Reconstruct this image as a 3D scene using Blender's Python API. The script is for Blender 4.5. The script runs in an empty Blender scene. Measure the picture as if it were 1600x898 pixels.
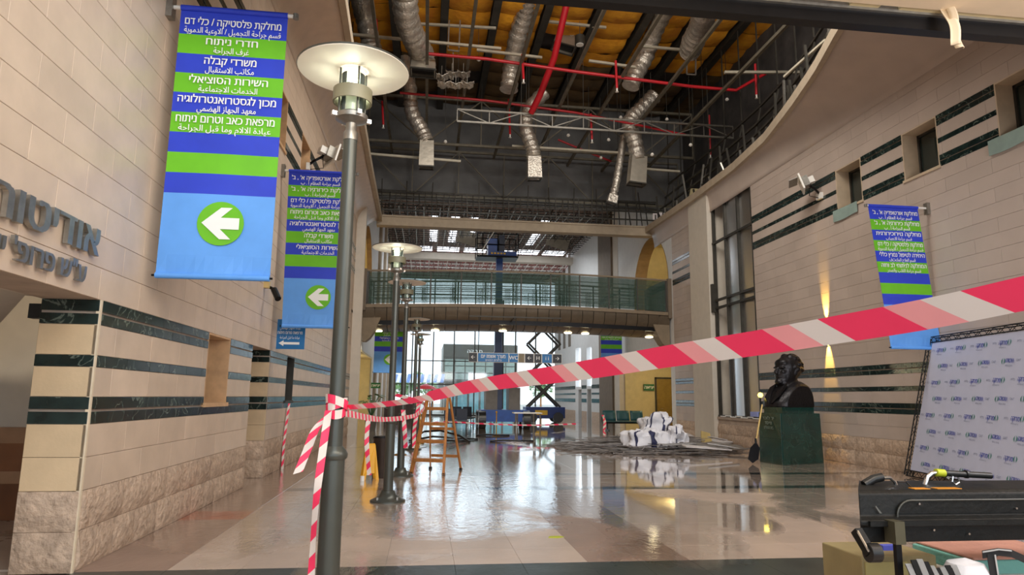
import bpy, math, random
from mathutils import Vector, Matrix, noise
random.seed(7)
S = bpy.context.scene
COL = S.collection
PI = math.pi
# ---------------------------------------------------------------- camera
F = 1050.0; CAMZ = 1.6
def nrm(v): v = Vector(v); v.normalize(); return v
Yc = nrm((664-800, -(619-449), -F))
Zc = Vector((70, 0, -F)); Zc.y = -(Yc.x*70 + Yc.z*-F)/Yc.y; Zc.normalize()
Xc = Yc.cross(Zc)
RW = Matrix((Xc, Yc, Zc))                      # camera axes -> world
cam = bpy.data.cameras.new('camera'); camo = bpy.data.objects.new('camera', cam); COL.objects.link(camo)
cam.sensor_width = 36; cam.lens = F/1600*36; cam.clip_end = 400; cam.clip_start = .05
camo.matrix_world = Matrix.Translation((0, 0, CAMZ)) @ RW.to_4x4()
S.camera = camo
# ---------------------------------------------------------------- light
S.view_settings.view_transform = 'Standard'; S.view_settings.look = 'None'
S.view_settings.gamma = 1; S.view_settings.use_curve_mapping = False
S.view_settings.exposure = 0.58
W = bpy.data.worlds.new('sky'); S.world = W; W.use_nodes = True
W.node_tree.nodes['Background'].inputs[0].default_value = (.78, .89, 1, 1)
W.node_tree.nodes['Background'].inputs[1].default_value = 1.6
def area(name, loc, aim, sx, sy, power, col):
    l = bpy.data.lights.new(name, 'AREA'); l.shape = 'RECTANGLE'; l.size = sx; l.size_y = sy; l.energy = power; l.color = col
    o = bpy.data.objects.new(name, l); COL.objects.link(o); o.location = loc
    o.rotation_euler = (Vector(aim)-Vector(loc)).to_track_quat('-Z', 'Y').to_euler(); return o
area('entrance_fill', (2, 1.5, 5.6), (0, 9, 1.6), 5, 3, 235, (1, .90, .78))  # unseen fill light added to brighten the left wall and near floor
area('entrance_fill_right', (8.5, 2, 5.6), (9.6, 12, 3), 3, 3, 350, (.92, .92, 1))  # added cool fill for the right wall, out of view
area('hall_fill', (4.5, 12.5, 13.4), (5, 23, 4.5), 10, 3, 980, (1, .94, .86))  # unseen area light added above the frame to light the hall broadly
area('auditorium_fill', (-4.8, 5, 3.3), (-4.6, 8, 1.2), 1, 1, 60, (1, .88, .7))  # added light, out of view, that brightens the recess
area('canopy_fill', (6.5, .5, 3.2), (6.8, 6.5, 6.3), 2.5, 1, 70, (1, .92, .82))  # added fill aimed up to brighten the canopy underside
area('hall_skylight_rear', (4, 44, 11.4), (4, 46, 0), 10, 8, 500, (.93, .96, 1))
def bulb(name, loc, power, col=(1, .85, .6), r=.05, spot=None, aim=(0, 0, -1)):
    l = bpy.data.lights.new(name, 'SPOT' if spot else 'POINT'); l.energy = power; l.color = col; l.shadow_soft_size = r
    if spot: l.spot_size = spot; l.spot_blend = .6
    o = bpy.data.objects.new(name, l); COL.objects.link(o); o.location = loc
    if spot: o.rotation_euler = Vector(aim).to_track_quat('-Z', 'Y').to_euler()
    return o

# ---------------------------------------------------------------- helpers
def P(px, py, y):                               # point on the plane at distance y down the hall
    d = RW @ Vector((px-800, -(py-449), -F)); return Vector((0, 0, CAMZ)) + d*(y/d.y)
def PX(px, py, x):
    d = RW @ Vector((px-800, -(py-449), -F)); return Vector((0, 0, CAMZ)) + d*(x/d.x)
def PZ(px, py, z=0):
    d = RW @ Vector((px-800, -(py-449), -F)); return Vector((0, 0, CAMZ)) + d*((z-CAMZ)/d.z)
def lin(c): return tuple(((v/255)/12.92 if v <= 10 else (((v/255)+.055)/1.055)**2.4) for v in c)
MATS = {}
def mat(name, col, rough=.6, metal=0, var=.12, scale=4, bump=0, bscale=30, island=0, emit=0, alpha=1, coat=0, stretch=(1, 1, 1), col2=None, veins=0, spec=.5):
    if name in MATS: return MATS[name]
    m = bpy.data.materials.new(name); m.use_nodes = True; nt = m.node_tree; N = nt.nodes; L = nt.links
    b = N['Principled BSDF']; c = lin(col)
    g = N.new('ShaderNodeNewGeometry'); mp = N.new('ShaderNodeMapping'); mp.inputs['Scale'].default_value = stretch
    L.new(g.outputs['Position'], mp.inputs[0])
    n = N.new('ShaderNodeTexNoise'); n.inputs['Scale'].default_value = scale; n.inputs['Detail'].default_value = 5; L.new(mp.outputs[0], n.inputs[0])
    r = N.new('ShaderNodeMapRange'); r.inputs[1].default_value = .3; r.inputs[2].default_value = .7; r.clamp = True
    L.new(n.outputs[0], r.inputs[0])
    mx = N.new('ShaderNodeMix'); mx.data_type = 'RGBA'; L.new(r.outputs[0], mx.inputs[0])
    c2 = lin(col2) if col2 else tuple(v*(1+var) for v in c)
    c1 = c if col2 else tuple(v*(1-var) for v in c)
    mx.inputs[6].default_value = (*c1, 1); mx.inputs[7].default_value = (*c2, 1)
    out = mx.outputs[2]
    if veins:
        n2 = N.new('ShaderNodeTexNoise'); n2.inputs['Scale'].default_value = 1.8; n2.inputs['Detail'].default_value = 6; n2.inputs['Distortion'].default_value = 1.6
        L.new(g.outputs['Position'], n2.inputs[0])
        s = N.new('ShaderNodeMath'); s.operation = 'SUBTRACT'; s.inputs[1].default_value = .5; L.new(n2.outputs[0], s.inputs[0])
        a = N.new('ShaderNodeMath'); a.operation = 'ABSOLUTE'; L.new(s.outputs[0], a.inputs[0])
        r2 = N.new('ShaderNodeMapRange'); r2.inputs[1].default_value = 0; r2.inputs[2].default_value = .012; r2.inputs[3].default_value = veins; r2.inputs[4].default_value = 0
        L.new(a.outputs[0], r2.inputs[0])
        m2 = N.new('ShaderNodeMix'); m2.data_type = 'RGBA'; L.new(r2.outputs[0], m2.inputs[0]); L.new(out, m2.inputs[6]); m2.inputs[7].default_value = (.35, .42, .34, 1); out = m2.outputs[2]
    if island:
        oi = N.new('ShaderNodeObjectInfo'); ad = N.new('ShaderNodeMath'); ad.operation = 'ADD'
        L.new(oi.outputs['Random'], ad.inputs[0]); L.new(g.outputs['Random Per Island'], ad.inputs[1])
        fr = N.new('ShaderNodeMath'); fr.operation = 'FRACT'; L.new(ad.outputs[0], fr.inputs[0])
        r3 = N.new('ShaderNodeMapRange'); r3.inputs[3].default_value = 1-island; r3.inputs[4].default_value = 1+island; L.new(fr.outputs[0], r3.inputs[0])
        hs = N.new('ShaderNodeHueSaturation'); L.new(r3.outputs[0], hs.inputs['Value']); L.new(out, hs.inputs['Color']); out = hs.outputs[0]
    L.new(out, b.inputs['Base Color'])
    b.inputs['Roughness'].default_value = rough; b.inputs['Metallic'].default_value = metal; b.inputs['Specular IOR Level'].default_value = spec
    if coat: b.inputs['Coat Weight'].default_value = coat; b.inputs['Coat Roughness'].default_value = .08
    if bump:
        n3 = N.new('ShaderNodeTexNoise'); n3.inputs['Scale'].default_value = bscale; n3.inputs['Detail'].default_value = 4; L.new(mp.outputs[0], n3.inputs[0])
        bp = N.new('ShaderNodeBump'); bp.inputs['Strength'].default_value = bump; bp.inputs['Distance'].default_value = .03; L.new(n3.outputs[0], bp.inputs['Height']); L.new(bp.outputs[0], b.inputs['Normal'])
    if emit: b.inputs['Emission Color'].default_value = (*c, 1); b.inputs['Emission Strength'].default_value = emit
    if alpha < 1:
        t = N.new('ShaderNodeBsdfTransparent'); t.inputs[0].default_value = (*[min(1, v*.35+.65) for v in c], 1)
        gl = N.new('ShaderNodeBsdfGlossy'); gl.inputs['Roughness'].default_value = max(.04, rough if rough > .2 else 0)
        fs = N.new('ShaderNodeFresnel'); fs.inputs[0].default_value = 1.45
        m1 = N.new('ShaderNodeMixShader'); m1.inputs[0].default_value = alpha; L.new(t.outputs[0], m1.inputs[1]); L.new(b.outputs[0], m1.inputs[2])
        m3 = N.new('ShaderNodeMixShader'); L.new(fs.outputs[0], m3.inputs[0]); L.new(m1.outputs[0], m3.inputs[1]); L.new(gl.outputs[0], m3.inputs[2])
        L.new(m3.outputs[0], N['Material Output'].inputs[0])
    MATS[name] = m; return m
cream = mat('limestone', (206, 184, 162), .42, var=.07, scale=3, island=.045, bump=.06, bscale=18)
creamR = mat('limestone_cool', (186, 170, 158), .5, var=.07, scale=1.2, island=.04, bump=.06, bscale=18)
roughst = mat('rough_limestone', (188, 164, 142), .75, var=.2, scale=11, island=.08, bump=1.0, bscale=16)
green = mat('dark_green_marble', (28, 42, 40), .16, var=.45, scale=5, veins=.4, island=.2)
joint = mat('mortar', (178, 160, 144), .9)
paint = mat('painted_plaster', (205, 196, 182), .8, var=.04)
paintw = mat('white_plaster', (214, 214, 212), .7, var=.04)
yellowp = mat('yellow_plaster', (208, 192, 146), .7, var=.06)
concrete = mat('brown_concrete', (112, 98, 82), .75, var=.1, bump=.1)
bandm = mat('brown_marble', (150, 116, 94), .3, var=.15, island=.06)
orange = mat('tan_reveal_stone', (206, 166, 124), .5, var=.15, scale=6, island=.05)
steel = mat('dark_steel', (64, 61, 55), .5, .4, var=.2)
osteel = mat('olive_steel', (112, 106, 92), .55, .3, var=.2)
galv = mat('galvanised_steel', (150, 146, 138), .38, .8, var=.15, scale=12)
cornm = mat('cornice_plaster', (176, 160, 138), .75, var=.08)
attic = mat('attic_dark', (76, 72, 70), .7, var=.35, scale=1.5, col2=(46, 45, 46))
foil = mat('crinkled_foil', (206, 198, 186), .32, .7, var=.2, scale=7, bump=1.2, bscale=14)
sheet = mat('sheet_metal', (176, 168, 154), .35, .7, var=.1, bump=.15, bscale=6)
redp = mat('red_paint', (176, 22, 34), .4, var=.1)
blackp = mat('black_plastic', (26, 27, 28), .35, var=.2)
blackm = mat('black_metal', (22, 22, 24), .35, .6, var=.2)
whitep = mat('white_paint', (228, 224, 216), .5, var=.03)
chrome = mat('chrome', (215, 215, 215), .12, 1, var=.03)
polem = mat('pole_grey_paint', (76, 78, 72), .32, .35, var=.08)
glass = mat('clear_glass', (190, 214, 206), .1, alpha=.12)
glassd = mat('dark_glass', (38, 46, 42), .06, var=.2, spec=.8)
lampc = mat('lamp_opal', (255, 238, 206), .4, emit=.35)
bluec = mat('banner_blue', (38, 62, 196), .55, var=.06)
greenc = mat('banner_green', (104, 186, 22), .55, var=.06)
skyc = mat('banner_sky_blue', (96, 160, 236), .55, var=.05)
white = mat('print_white', (240, 240, 236), .6, var=.01)
signb = mat('sign_blue', (20, 110, 172), .4, var=.05)
liftb = mat('lift_blue', (24, 74, 158), .4, var=.15)
wood = mat('pine_wood', (176, 116, 60), .55, var=.25, scale=8, stretch=(6, 6, 1))
brass = mat('brass', (196, 150, 60), .25, .9)
bronze = mat('dark_bronze', (34, 32, 34), .38, .55, var=.3, scale=9, bump=.25, bscale=20)
gmarb = mat('green_marble_plinth', (12, 54, 48), .2, var=.35, scale=3, veins=.06, coat=.4)
tapew = mat('tape_white', (226, 214, 206), .45, var=.03)
taper = mat('tape_red', (246, 56, 98), .45, var=.05)
tapep = mat('tape_overlap_pink', (240, 158, 160), .45, var=.05)
yel = mat('yellow_plastic', (232, 168, 20), .45, var=.06)
rubble = mat('bent_metal', (142, 136, 132), .45, .5, var=.35, scale=3, island=.3)
bagm = mat('woven_sack', (222, 222, 228), .7, var=.05, bump=.4, bscale=9)
bagd = mat('sack_strap', (44, 48, 84), .7)
foamy = mat('yellow_foam', (196, 172, 112), .85, var=.1)
teal = mat('teal_seat', (22, 74, 82), .5, var=.1)
leaf = mat('leaf_green', (40, 84, 34), .5, var=.3)
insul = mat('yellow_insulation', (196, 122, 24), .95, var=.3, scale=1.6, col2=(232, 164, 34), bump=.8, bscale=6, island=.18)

shaded_insul = mat('shaded_insulation', (92, 72, 44), .9, var=.3, scale=1.5, bump=.5, bscale=5)  # insulation darkened: the trusses' shade is put into the colour
class MB:
    def __init__(s): s.v = []; s.f = []; s.m = []; s.mi = 0
    def quad(s, pts):
        n = len(s.v); s.v += [tuple(p) for p in pts]; s.f.append(tuple(range(n, n+len(pts)))); s.m.append(s.mi)
    def mesh(s, vs, fs):
        n = len(s.v); s.v += [tuple(p) for p in vs]
        for f in fs: s.f.append(tuple(i+n for i in f)); s.m.append(s.mi)
    def box(s, c, d, rot=None):
        x, y, z = d[0]/2, d[1]/2, d[2]/2
        vs = [Vector((a, b, e)) for a in (-x, x) for b in (-y, y) for e in (-z, z)]
        if rot is not None:
            R = rot if isinstance(rot, Matrix) else Matrix.Rotation(rot, 3, 'Z'); vs = [R @ v for v in vs]
        c = Vector(c); s.mesh([v+c for v in vs], [(0, 1, 3, 2), (4, 6, 7, 5), (0, 4, 5, 1), (2, 3, 7, 6), (0, 2, 6, 4), (1, 5, 7, 3)])
        return s
    def b2(s, a, b): return s.box([(a[i]+b[i])/2 for i in range(3)], [abs(b[i]-a[i]) for i in range(3)])
    def beam(s, p, q, w, h=None, up=(0, 0, 1)):
        h = h or w; p = Vector(p); q = Vector(q); d = (q-p); L = d.length
        if L < 1e-6: return s
        d.normalize(); u = Vector(up)
        if abs(d.dot(u)) > .98: u = Vector((0, 1, 0))
        x = d.cross(u).normalized(); z = x.cross(d)
        return s.box((p+q)/2, (w, L, h), Matrix((x, d, z)).transposed())
    def tube(s, p, q, r, n=8, r2=None):
        p = Vector(p); q = Vector(q); d = (q-p).normalized(); r2 = r if r2 is None else r2
        u = Vector((0, 0, 1)) if abs(d.z) < .9 else Vector((1, 0, 0))
        x = d.cross(u).normalized(); y = d.cross(x)
        vs = []
        for c, rr in ((p, r), (q, r2)):
            for i in range(n):
                a = 2*PI*i/n; vs.append(c + x*math.cos(a)*rr + y*math.sin(a)*rr)
        fs = [(i, (i+1) % n, n+(i+1) % n, n+i) for i in range(n)] + [tuple(range(n-1, -1, -1)), tuple(range(n, 2*n))]
        s.mesh(vs, fs); return s
    def path(s, pts, r, n=8, rf=None, closed=False):
        pts = [Vector(p) for p in pts]; vs = []; fs = []; K = len(pts); ux = None
        for k, p in enumerate(pts):
            d = (pts[min(k+1, K-1)]-pts[max(k-1, 0)]).normalized()
            if ux is None:
                u = Vector((0, 0, 1)) if abs(d.z) < .9 else Vector((1, 0, 0)); ux = d.cross(u).normalized()
            ux = (ux - d*ux.dot(d)).normalized(); uy = d.cross(ux); rr = rf(k/(K-1)) if rf else r
            for i in range(n):
                a = 2*PI*i/n; vs.append(p + ux*math.cos(a)*rr + uy*math.sin(a)*rr)
        for k in range(K-1):
            for i in range(n): fs.append((k*n+i, k*n+(i+1) % n, (k+1)*n+(i+1) % n, (k+1)*n+i))
        fs += [tuple(range(n-1, -1, -1)), tuple(range((K-1)*n, K*n))]
        s.mesh(vs, fs); return s
    def lathe(s, c, prof, n=20):
        c = Vector(c); vs = []; fs = []; K = len(prof)
        for r, z in prof:
            for i in range(n):
                a = 2*PI*i/n; vs.append(c + Vector((r*math.cos(a), r*math.sin(a), z)))
        for k in range(K-1):
            for i in range(n): fs.append((k*n+i, k*n+(i+1) % n, (k+1)*n+(i+1) % n, (k+1)*n+i))
        s.mesh(vs, fs)
        if prof[0][0] > 1e-4: s.f.append(tuple(len(s.v)-len(vs)+i for i in range(n-1, -1, -1))); s.m.append(s.mi)
        if prof[-1][0] > 1e-4: s.f.append(tuple(len(s.v)-n+i for i in range(n))); s.m.append(s.mi)
        return s
    def ring(s, c, prof, n=24):                 # closed profile swept round z
        c = Vector(c); vs = []; K = len(prof)
        for r, z in prof:
            for i in range(n):
                a = 2*PI*i/n; vs.append(c + Vector((r*math.cos(a), r*math.sin(a), z)))
        s.mesh(vs, [(k*n+i, k*n+(i+1) % n, ((k+1) % K)*n+(i+1) % n, ((k+1) % K)*n+i) for k in range(K) for i in range(n)]); return s
    def prism(s, poly, off):                    # 3D polygon pushed by off
        off = Vector(off); n = len(poly); vs = [Vector(p) for p in poly]; vs += [v+off for v in vs]
        s.mesh(vs, [tuple(range(n-1, -1, -1)), tuple(range(n, 2*n))] + [(i, (i+1) % n, n+(i+1) % n, n+i) for i in range(n)]); return s
    def grid(s, fn, nu, nv, thick=None):
        vs = [Vector(fn(i/nu, j/nv)) for j in range(nv+1) for i in range(nu+1)]
        s.mesh(vs, [(j*(nu+1)+i, j*(nu+1)+i+1, (j+1)*(nu+1)+i+1, (j+1)*(nu+1)+i) for j in range(nv) for i in range(nu)]); return s
    def build(s, name, m, parent=None, smooth=False, local=False, loc=None):
        me = bpy.data.meshes.new(name)
        off = Vector((0, 0, 0))
        if parent is not None and not local: off = wloc(parent)
        if loc is not None: off = Vector(loc)
        me.from_pydata([tuple(Vector(v)-off) for v in s.v], [], s.f)
        for x in (m if isinstance(m, (list, tuple)) else [m]): me.materials.append(x)
        if isinstance(m, (list, tuple)): me.polygons.foreach_set('material_index', s.m)
        me.update()
        if smooth: me.shade_smooth(); me.set_sharp_from_angle(angle=math.radians(40))
        o = bpy.data.objects.new(name, me); COL.objects.link(o)
        if parent is not None: o.parent = parent
        if loc is not None: o.location = loc
        return o
def wloc(o):
    v = Vector((0, 0, 0))
    while o is not None: v = v+o.location; o = o.parent
    return v
def tag(o, label=None, cat=None, group=None, kind=None):
    if label: o['label'] = label
    if cat: o['category'] = cat; o['kind'] = 'thing'
    if group: o['group'] = group
    if kind: o['kind'] = kind
    return o
def thing(name, loc, label, cat, group=None, rz=0):
    o = bpy.data.objects.new(name, None); COL.objects.link(o); o.location = loc; o.rotation_euler = (0, 0, rz); o.empty_display_size = .1
    return tag(o, label, cat, group)
def copy_tree(o, parent=None):
    c = o.copy(); COL.objects.link(c); c.parent = parent
    for ch in list(o.children): copy_tree(ch, c)
    return c
def solid(o, t=.01, off=0):
    md = o.modifiers.new('thickness', 'SOLIDIFY'); md.thickness = t; md.offset = off; return o
def bevel(o, w=.01, n=2):
    md = o.modifiers.new('bevel', 'BEVEL'); md.width = w; md.segments = n; md.limit_method = 'ANGLE'; return o
def bake(o):                                    # apply the modifiers
    dg = bpy.context.evaluated_depsgraph_get(); me = bpy.data.meshes.new_from_object(o.evaluated_get(dg)); o.modifiers.clear(); o.data = me; return o

# ---- writing
AR = {'ا':(0xFE8D,0xFE8E,0,0),'أ':(0xFE83,0xFE84,0,0),'ب':(0xFE8F,0xFE90,0xFE91,0xFE92),'ة':(0xFE93,0xFE94,0,0),'ت':(0xFE95,0xFE96,0xFE97,0xFE98),
'ج':(0xFE9D,0xFE9E,0xFE9F,0xFEA0),'ح':(0xFEA1,0xFEA2,0xFEA3,0xFEA4),'خ':(0xFEA5,0xFEA6,0xFEA7,0xFEA8),'د':(0xFEA9,0xFEAA,0,0),'ر':(0xFEAD,0xFEAE,0,0),
'ز':(0xFEAF,0xFEB0,0,0),'س':(0xFEB1,0xFEB2,0xFEB3,0xFEB4),'ش':(0xFEB5,0xFEB6,0xFEB7,0xFEB8),'ص':(0xFEB9,0xFEBA,0xFEBB,0xFEBC),'ض':(0xFEBD,0xFEBE,0xFEBF,0xFEC0),'ط':(0xFEC1,0xFEC2,0xFEC3,0xFEC4),
'ظ':(0xFEC5,0xFEC6,0xFEC7,0xFEC8),'ع':(0xFEC9,0xFECA,0xFECB,0xFECC),'غ':(0xFECD,0xFECE,0xFECF,0xFED0),'ف':(0xFED1,0xFED2,0xFED3,0xFED4),'ق':(0xFED5,0xFED6,0xFED7,0xFED8),
'ك':(0xFED9,0xFEDA,0xFEDB,0xFEDC),'ل':(0xFEDD,0xFEDE,0xFEDF,0xFEE0),'م':(0xFEE1,0xFEE2,0xFEE3,0xFEE4),'ن':(0xFEE5,0xFEE6,0xFEE7,0xFEE8),'ه':(0xFEE9,0xFEEA,0xFEEB,0xFEEC),
'و':(0xFEED,0xFEEE,0,0),'ي':(0xFEF1,0xFEF2,0xFEF3,0xFEF4)}
def shape(s):
    if not any('\u0590' <= c <= '\u06ff' for c in s): return s
    if any('\u0590' <= c <= '\u05ff' for c in s): return s[::-1]
    out = []; n = len(s); i = 0
    while i < n:
        c = s[i]
        if c not in AR: out.append(c); i += 1; continue
        prev = i > 0 and s[i-1] in AR and AR[s[i-1]][2]
        if c == 'ل' and i+1 < n and s[i+1] in 'اأ':
            out.append(chr(0xFEFC if prev else 0xFEFB)); i += 2; continue
        nxt = i+1 < n and s[i+1] in AR and AR[c][2]; f = AR[c]
        out.append(chr(f[3] if prev and nxt else f[1] if prev else f[2] if nxt else f[0])); i += 1
    return ''.join(out)[::-1]
TEXTS = {}
def glyph_mesh(c, bold, ext, rows=22):
    """outline the writing, then fill it by winding number (the font's outlines overlap)"""
    c.fill_mode = 'NONE'; o = bpy.data.objects.new('outline', c); src = bpy.data.meshes.new_from_object(o); bpy.data.objects.remove(o)
    V_ = [v.co for v in src.vertices]; nxt = {}
    for e in src.edges:
        for p, q in ((0, 1), (1, 0)): nxt.setdefault(e.vertices[p], []).append(e.vertices[q])
    seen = set(); segs = []
    for st in range(len(V_)):
        if st in seen or st not in nxt: continue
        loop = [st]; seen.add(st); cur = st
        while True:
            n_ = [k for k in nxt[cur] if k not in seen]
            if not n_: break
            cur = n_[0] if len(loop) > 1 or (st+1) not in n_ else st+1
            seen.add(cur); loop.append(cur)
        for i in range(len(loop)):
            p, q = V_[loop[i]], V_[loop[(i+1) % len(loop)]]
            if abs(p.y-q.y) > 1e-9: segs.append((p.x, p.y, q.x, q.y))
    bpy.data.meshes.remove(src); m = MB()
    if segs:
        y0 = min(min(s_[1], s_[3]) for s_ in segs); y1 = max(max(s_[1], s_[3]) for s_ in segs); dy = (y1-y0)/rows
        for r in range(rows):
            ya = y0+r*dy; yb = ya+dy; ym = (ya+yb)/2; cr = []
            for x1_, y1_, x2_, y2_ in segs:
                if min(y1_, y2_) <= ym < max(y1_, y2_):
                    k = (x2_-x1_)/(y2_-y1_); xm = x1_+(ym-y1_)*k; kk = max(-1.2, min(1.2, k)); cr.append((xm, 1 if y2_ > y1_ else -1, kk))
            cr.sort(); wn = 0; spans = []
            for xm, d, k in cr:
                if wn == 0: st = (xm, k)
                wn += d
                if wn == 0: spans.append([st[0]-bold, st[1], xm+bold, k])
            for xa, ka, xb, kb in spans:
                h = dy/2*1.02; P4 = [(xa-ka*h, ym-h), (xb-kb*h, ym-h), (xb+kb*h, ym+h), (xa+ka*h, ym+h)]
                if ext: m.prism([(x_, y_, ext) for x_, y_ in P4], (0, 0, -2*ext))
                else: m.quad([(x_, y_, 0) for x_, y_ in P4])
    me = bpy.data.meshes.new('lettering'); me.from_pydata(m.v, [], m.f); return me
def text(s, size, m, parent, loc, rot, bold=.0, width=None, ext=0.0, name='lettering', align='CENTER'):
    """loc local to parent; rot a 3x3 whose columns are the writing's right / up / normal"""
    c = bpy.data.curves.new(name, 'FONT'); c.body = shape(s); c.align_x = align; c.align_y = 'CENTER'; c.size = size; c.resolution_u = 3
    key = (s, size, m.name, bold, width, ext, align)
    if key in TEXTS: me = TEXTS[key]
    else:
        me = glyph_mesh(c, bold*size, ext)
        if width and me.vertices:
            xs = [v.co.x for v in me.vertices]; k = width/(max(xs)-min(xs))
            for v in me.vertices: v.co.x *= k
        me.materials.clear(); me.materials.append(m); TEXTS[key] = me
    o = bpy.data.objects.new(name, me); COL.objects.link(o); o.parent = parent
    o.matrix_local = Matrix.Translation(loc) @ rot.to_4x4(); return o
def frame(right, up):
    r = nrm(right); n = r.cross(nrm(up)).normalized(); u = n.cross(r); return Matrix((r, u, n)).transposed()
FRONT = frame((1, 0, 0), (0, 0, 1))             # faces -y (towards the entrance)
LEFTW = frame((0, 1, 0), (0, 0, 1))             # on the left wall, facing +x
RIGHTW = frame((0, -1, 0), (0, 0, 1))           # on the right wall, facing -x

# ---------------------------------------------------------------- structure: walls with stones
STONES = {}
def stone_data(w, h, d, rough, m, var):
    key = (round(w, 3), round(h, 3), d, rough, m.name, var)
    if key in STONES: return STONES[key]
    vs = []; fs = []
    if not rough:
        c = min(.003, h*.1)
        vs = [(0, 0, 0), (w, 0, 0), (w, h, 0), (0, h, 0), (c, c, d), (w-c, c, d), (w-c, h-c, d), (c, h-c, d)]
        e = d-c*.7
        vs[0:4] = [(0, 0, 0), (w, 0, 0), (w, h, 0), (0, h, 0)]
        vs += [(0, 0, e), (w, 0, e), (w, h, e), (0, h, e)]
        fs = [(4, 5, 6, 7), (8, 9, 5, 4), (9, 10, 6, 5), (10, 11, 7, 6), (11, 8, 4, 7), (0, 1, 9, 8), (1, 2, 10, 9), (2, 3, 11, 10), (3, 0, 8, 11)]
    else:
        nu, nv = 5, 4; rnd = random.Random(var*31+int(w*100))
        for j in range(nv+1):
            for i in range(nu+1):
                edge = i in (0, nu) or j in (0, nv)
                vs.append((w*i/nu, h*j/nv, d*.6 if edge else d*(.8+rnd.random()*1.0)))
        for j in range(nv):
            for i in range(nu):
                a = j*(nu+1)+i; fs.append((a, a+1, a+nu+2, a+nu+1))
        n = len(vs); vs += [(0, 0, 0), (w, 0, 0), (w, h, 0), (0, h, 0)]
        fs += [tuple([n, n+1]+[i for i in range(nu, -1, -1)])]
        fs += [tuple([n+3]+[nv*(nu+1)+i for i in range(0, nu+1)]+[n+2])]
        fs += [tuple([n+3, n]+[j*(nu+1) for j in range(0, nv+1)])]
        fs += [tuple([n+1, n+2]+[j*(nu+1)+nu for j in range(nv, -1, -1)])]
    me = bpy.data.meshes.new('stone'); me.from_pydata(vs, [], fs); me.materials.append(m); me.update()
    if rough: me.shade_smooth(); me.set_sharp_from_angle(angle=math.radians(55))
    STONES[key] = (me, vs, fs); return STONES[key]
LOW = [(0, .355, 'r'), (.355, .71, 'r'), (.71, 1.01, 's'), (1.01, 1.31, 's'), (1.31, 1.425, 'g'), (1.445, 1.56, 'g'), (1.56, 1.84, 's'), (1.84, 1.95, 'g'), (1.95, 2.24, 's'), (2.24, 2.345, 'g'), (2.365, 2.475, 'g')]
def courses(top):
    c = list(LOW); z = 2.475
    for k in range(14): c.append((z, z+.298, 's')); z += .298
    z = 6.65
    c += [(z, 6.76, 'g'), (6.78, 6.9, 'g'), (6.9, 7.17, 's'), (7.17, 7.28, 'g'), (7.28, 7.57, 's'), (7.57, 7.68, 'g'), (7.7, 7.81, 'g')]; z = 7.81
    while z < top-.05: c.append((z, min(z+.298, top), 's')); z += .298
    return c
def facing(parent, O, u, n, L, crs, holes, sm, lw=.9, maxn=300, single=False, key=lambda p: p.y):
    """stones over a wall face: O the low corner, u along, n outward; holes = (u0, u1, z0, z1)"""
    O = Vector(O); u = Vector(u); n = Vector(n); up = Vector((0, 0, 1)); right_handed = u.cross(up).dot(n) > 0
    lst = {'stone': [], 'rough_stone': [], 'marble_strip': []}
    for ci, (z0, z1, t) in enumerate(crs):
        w = {'s': lw, 'r': .62, 'g': .6}[t]; x = -(ci % 2)*w*.5; iv = []
        if single: w = L; x = 0; t0 = t
        while x < L-1e-4:
            ww = w*(random.choice((.8, 1, 1, 1.15)) if t == 'r' and not single else 1); iv.append((max(x, 0), min(x+ww, L))); x += ww
        out = []
        for a, b in iv:
            segs = [(a, b)]
            for (h0, h1, hz0, hz1) in holes:
                if z1 <= hz0+.02 or z0 >= hz1-.02: continue
                ns = []
                for s0, s1 in segs:
                    if s1 <= h0 or s0 >= h1: ns.append((s0, s1)); continue
                    if s0 < h0: ns.append((s0, h0))
                    if s1 > h1: ns.append((h1, s1))
                segs = ns
            out += [s for s in segs if s[1]-s[0] > .03]
        nm = {'s': 'stone', 'r': 'rough_stone', 'g': 'marble_strip'}[t]
        for a, b in out: lst[nm].append((a, b, z0, z1))
    for nm, items in lst.items():
        mm = {'stone': sm, 'rough_stone': roughst, 'marble_strip': green}[nm]; d = {'stone': .02, 'rough_stone': .035, 'marble_strip': .024}[nm]
        items.sort(key=lambda it: key(O+u*(it[0]+it[1])/2)*(1 if it[1]-it[0] > .2 else 1.5))
        near = items[:maxn]; rest = items[maxn:]; rb = MB()
        for k, (a, b, z0, z1) in enumerate(near+rest):
            g = .0022; w = b-a-2*g; h = z1-z0-2*g
            me, vs, fs = stone_data(w, h, d, nm == 'rough_stone', mm, random.randrange(4) if nm == 'rough_stone' else 0)
            if right_handed: M = Matrix((u, up, n)).transposed(); p0 = O+u*(a+g)+up*(z0+g)
            else: M = Matrix((-u, up, n)).transposed(); p0 = O+u*(b-g)+up*(z0+g)
            if k < len(near):
                o = bpy.data.objects.new(nm, me); COL.objects.link(o); o.parent = parent
                o.matrix_local = Matrix.Translation(p0-wloc(parent)) @ M.to_4x4()
            else: rb.mesh([p0+M @ Vector(v) for v in vs], fs)
        if rest: tag(rb.build(nm, mm, parent), kind='stuff')
def backing(mb, u0, u1, z0, z1, holes, place):
    us = sorted({u0, u1, *[h[0] for h in holes], *[h[1] for h in holes]}); zs = sorted({z0, z1, *[h[2] for h in holes], *[h[3] for h in holes]})
    us = [u for u in us if u0 <= u <= u1]; zs = [z for z in zs if z0 <= z <= z1]
    for i in range(len(us)-1):
        for j in range(len(zs)-1):
            cu = (us[i]+us[i+1])/2; cz = (zs[j]+zs[j+1])/2
            if any(h[0] < cu < h[1] and h[2] < cz < h[3] for h in holes): continue
            place(mb, us[i], us[i+1], zs[j], zs[j+1])
T = .5
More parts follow.
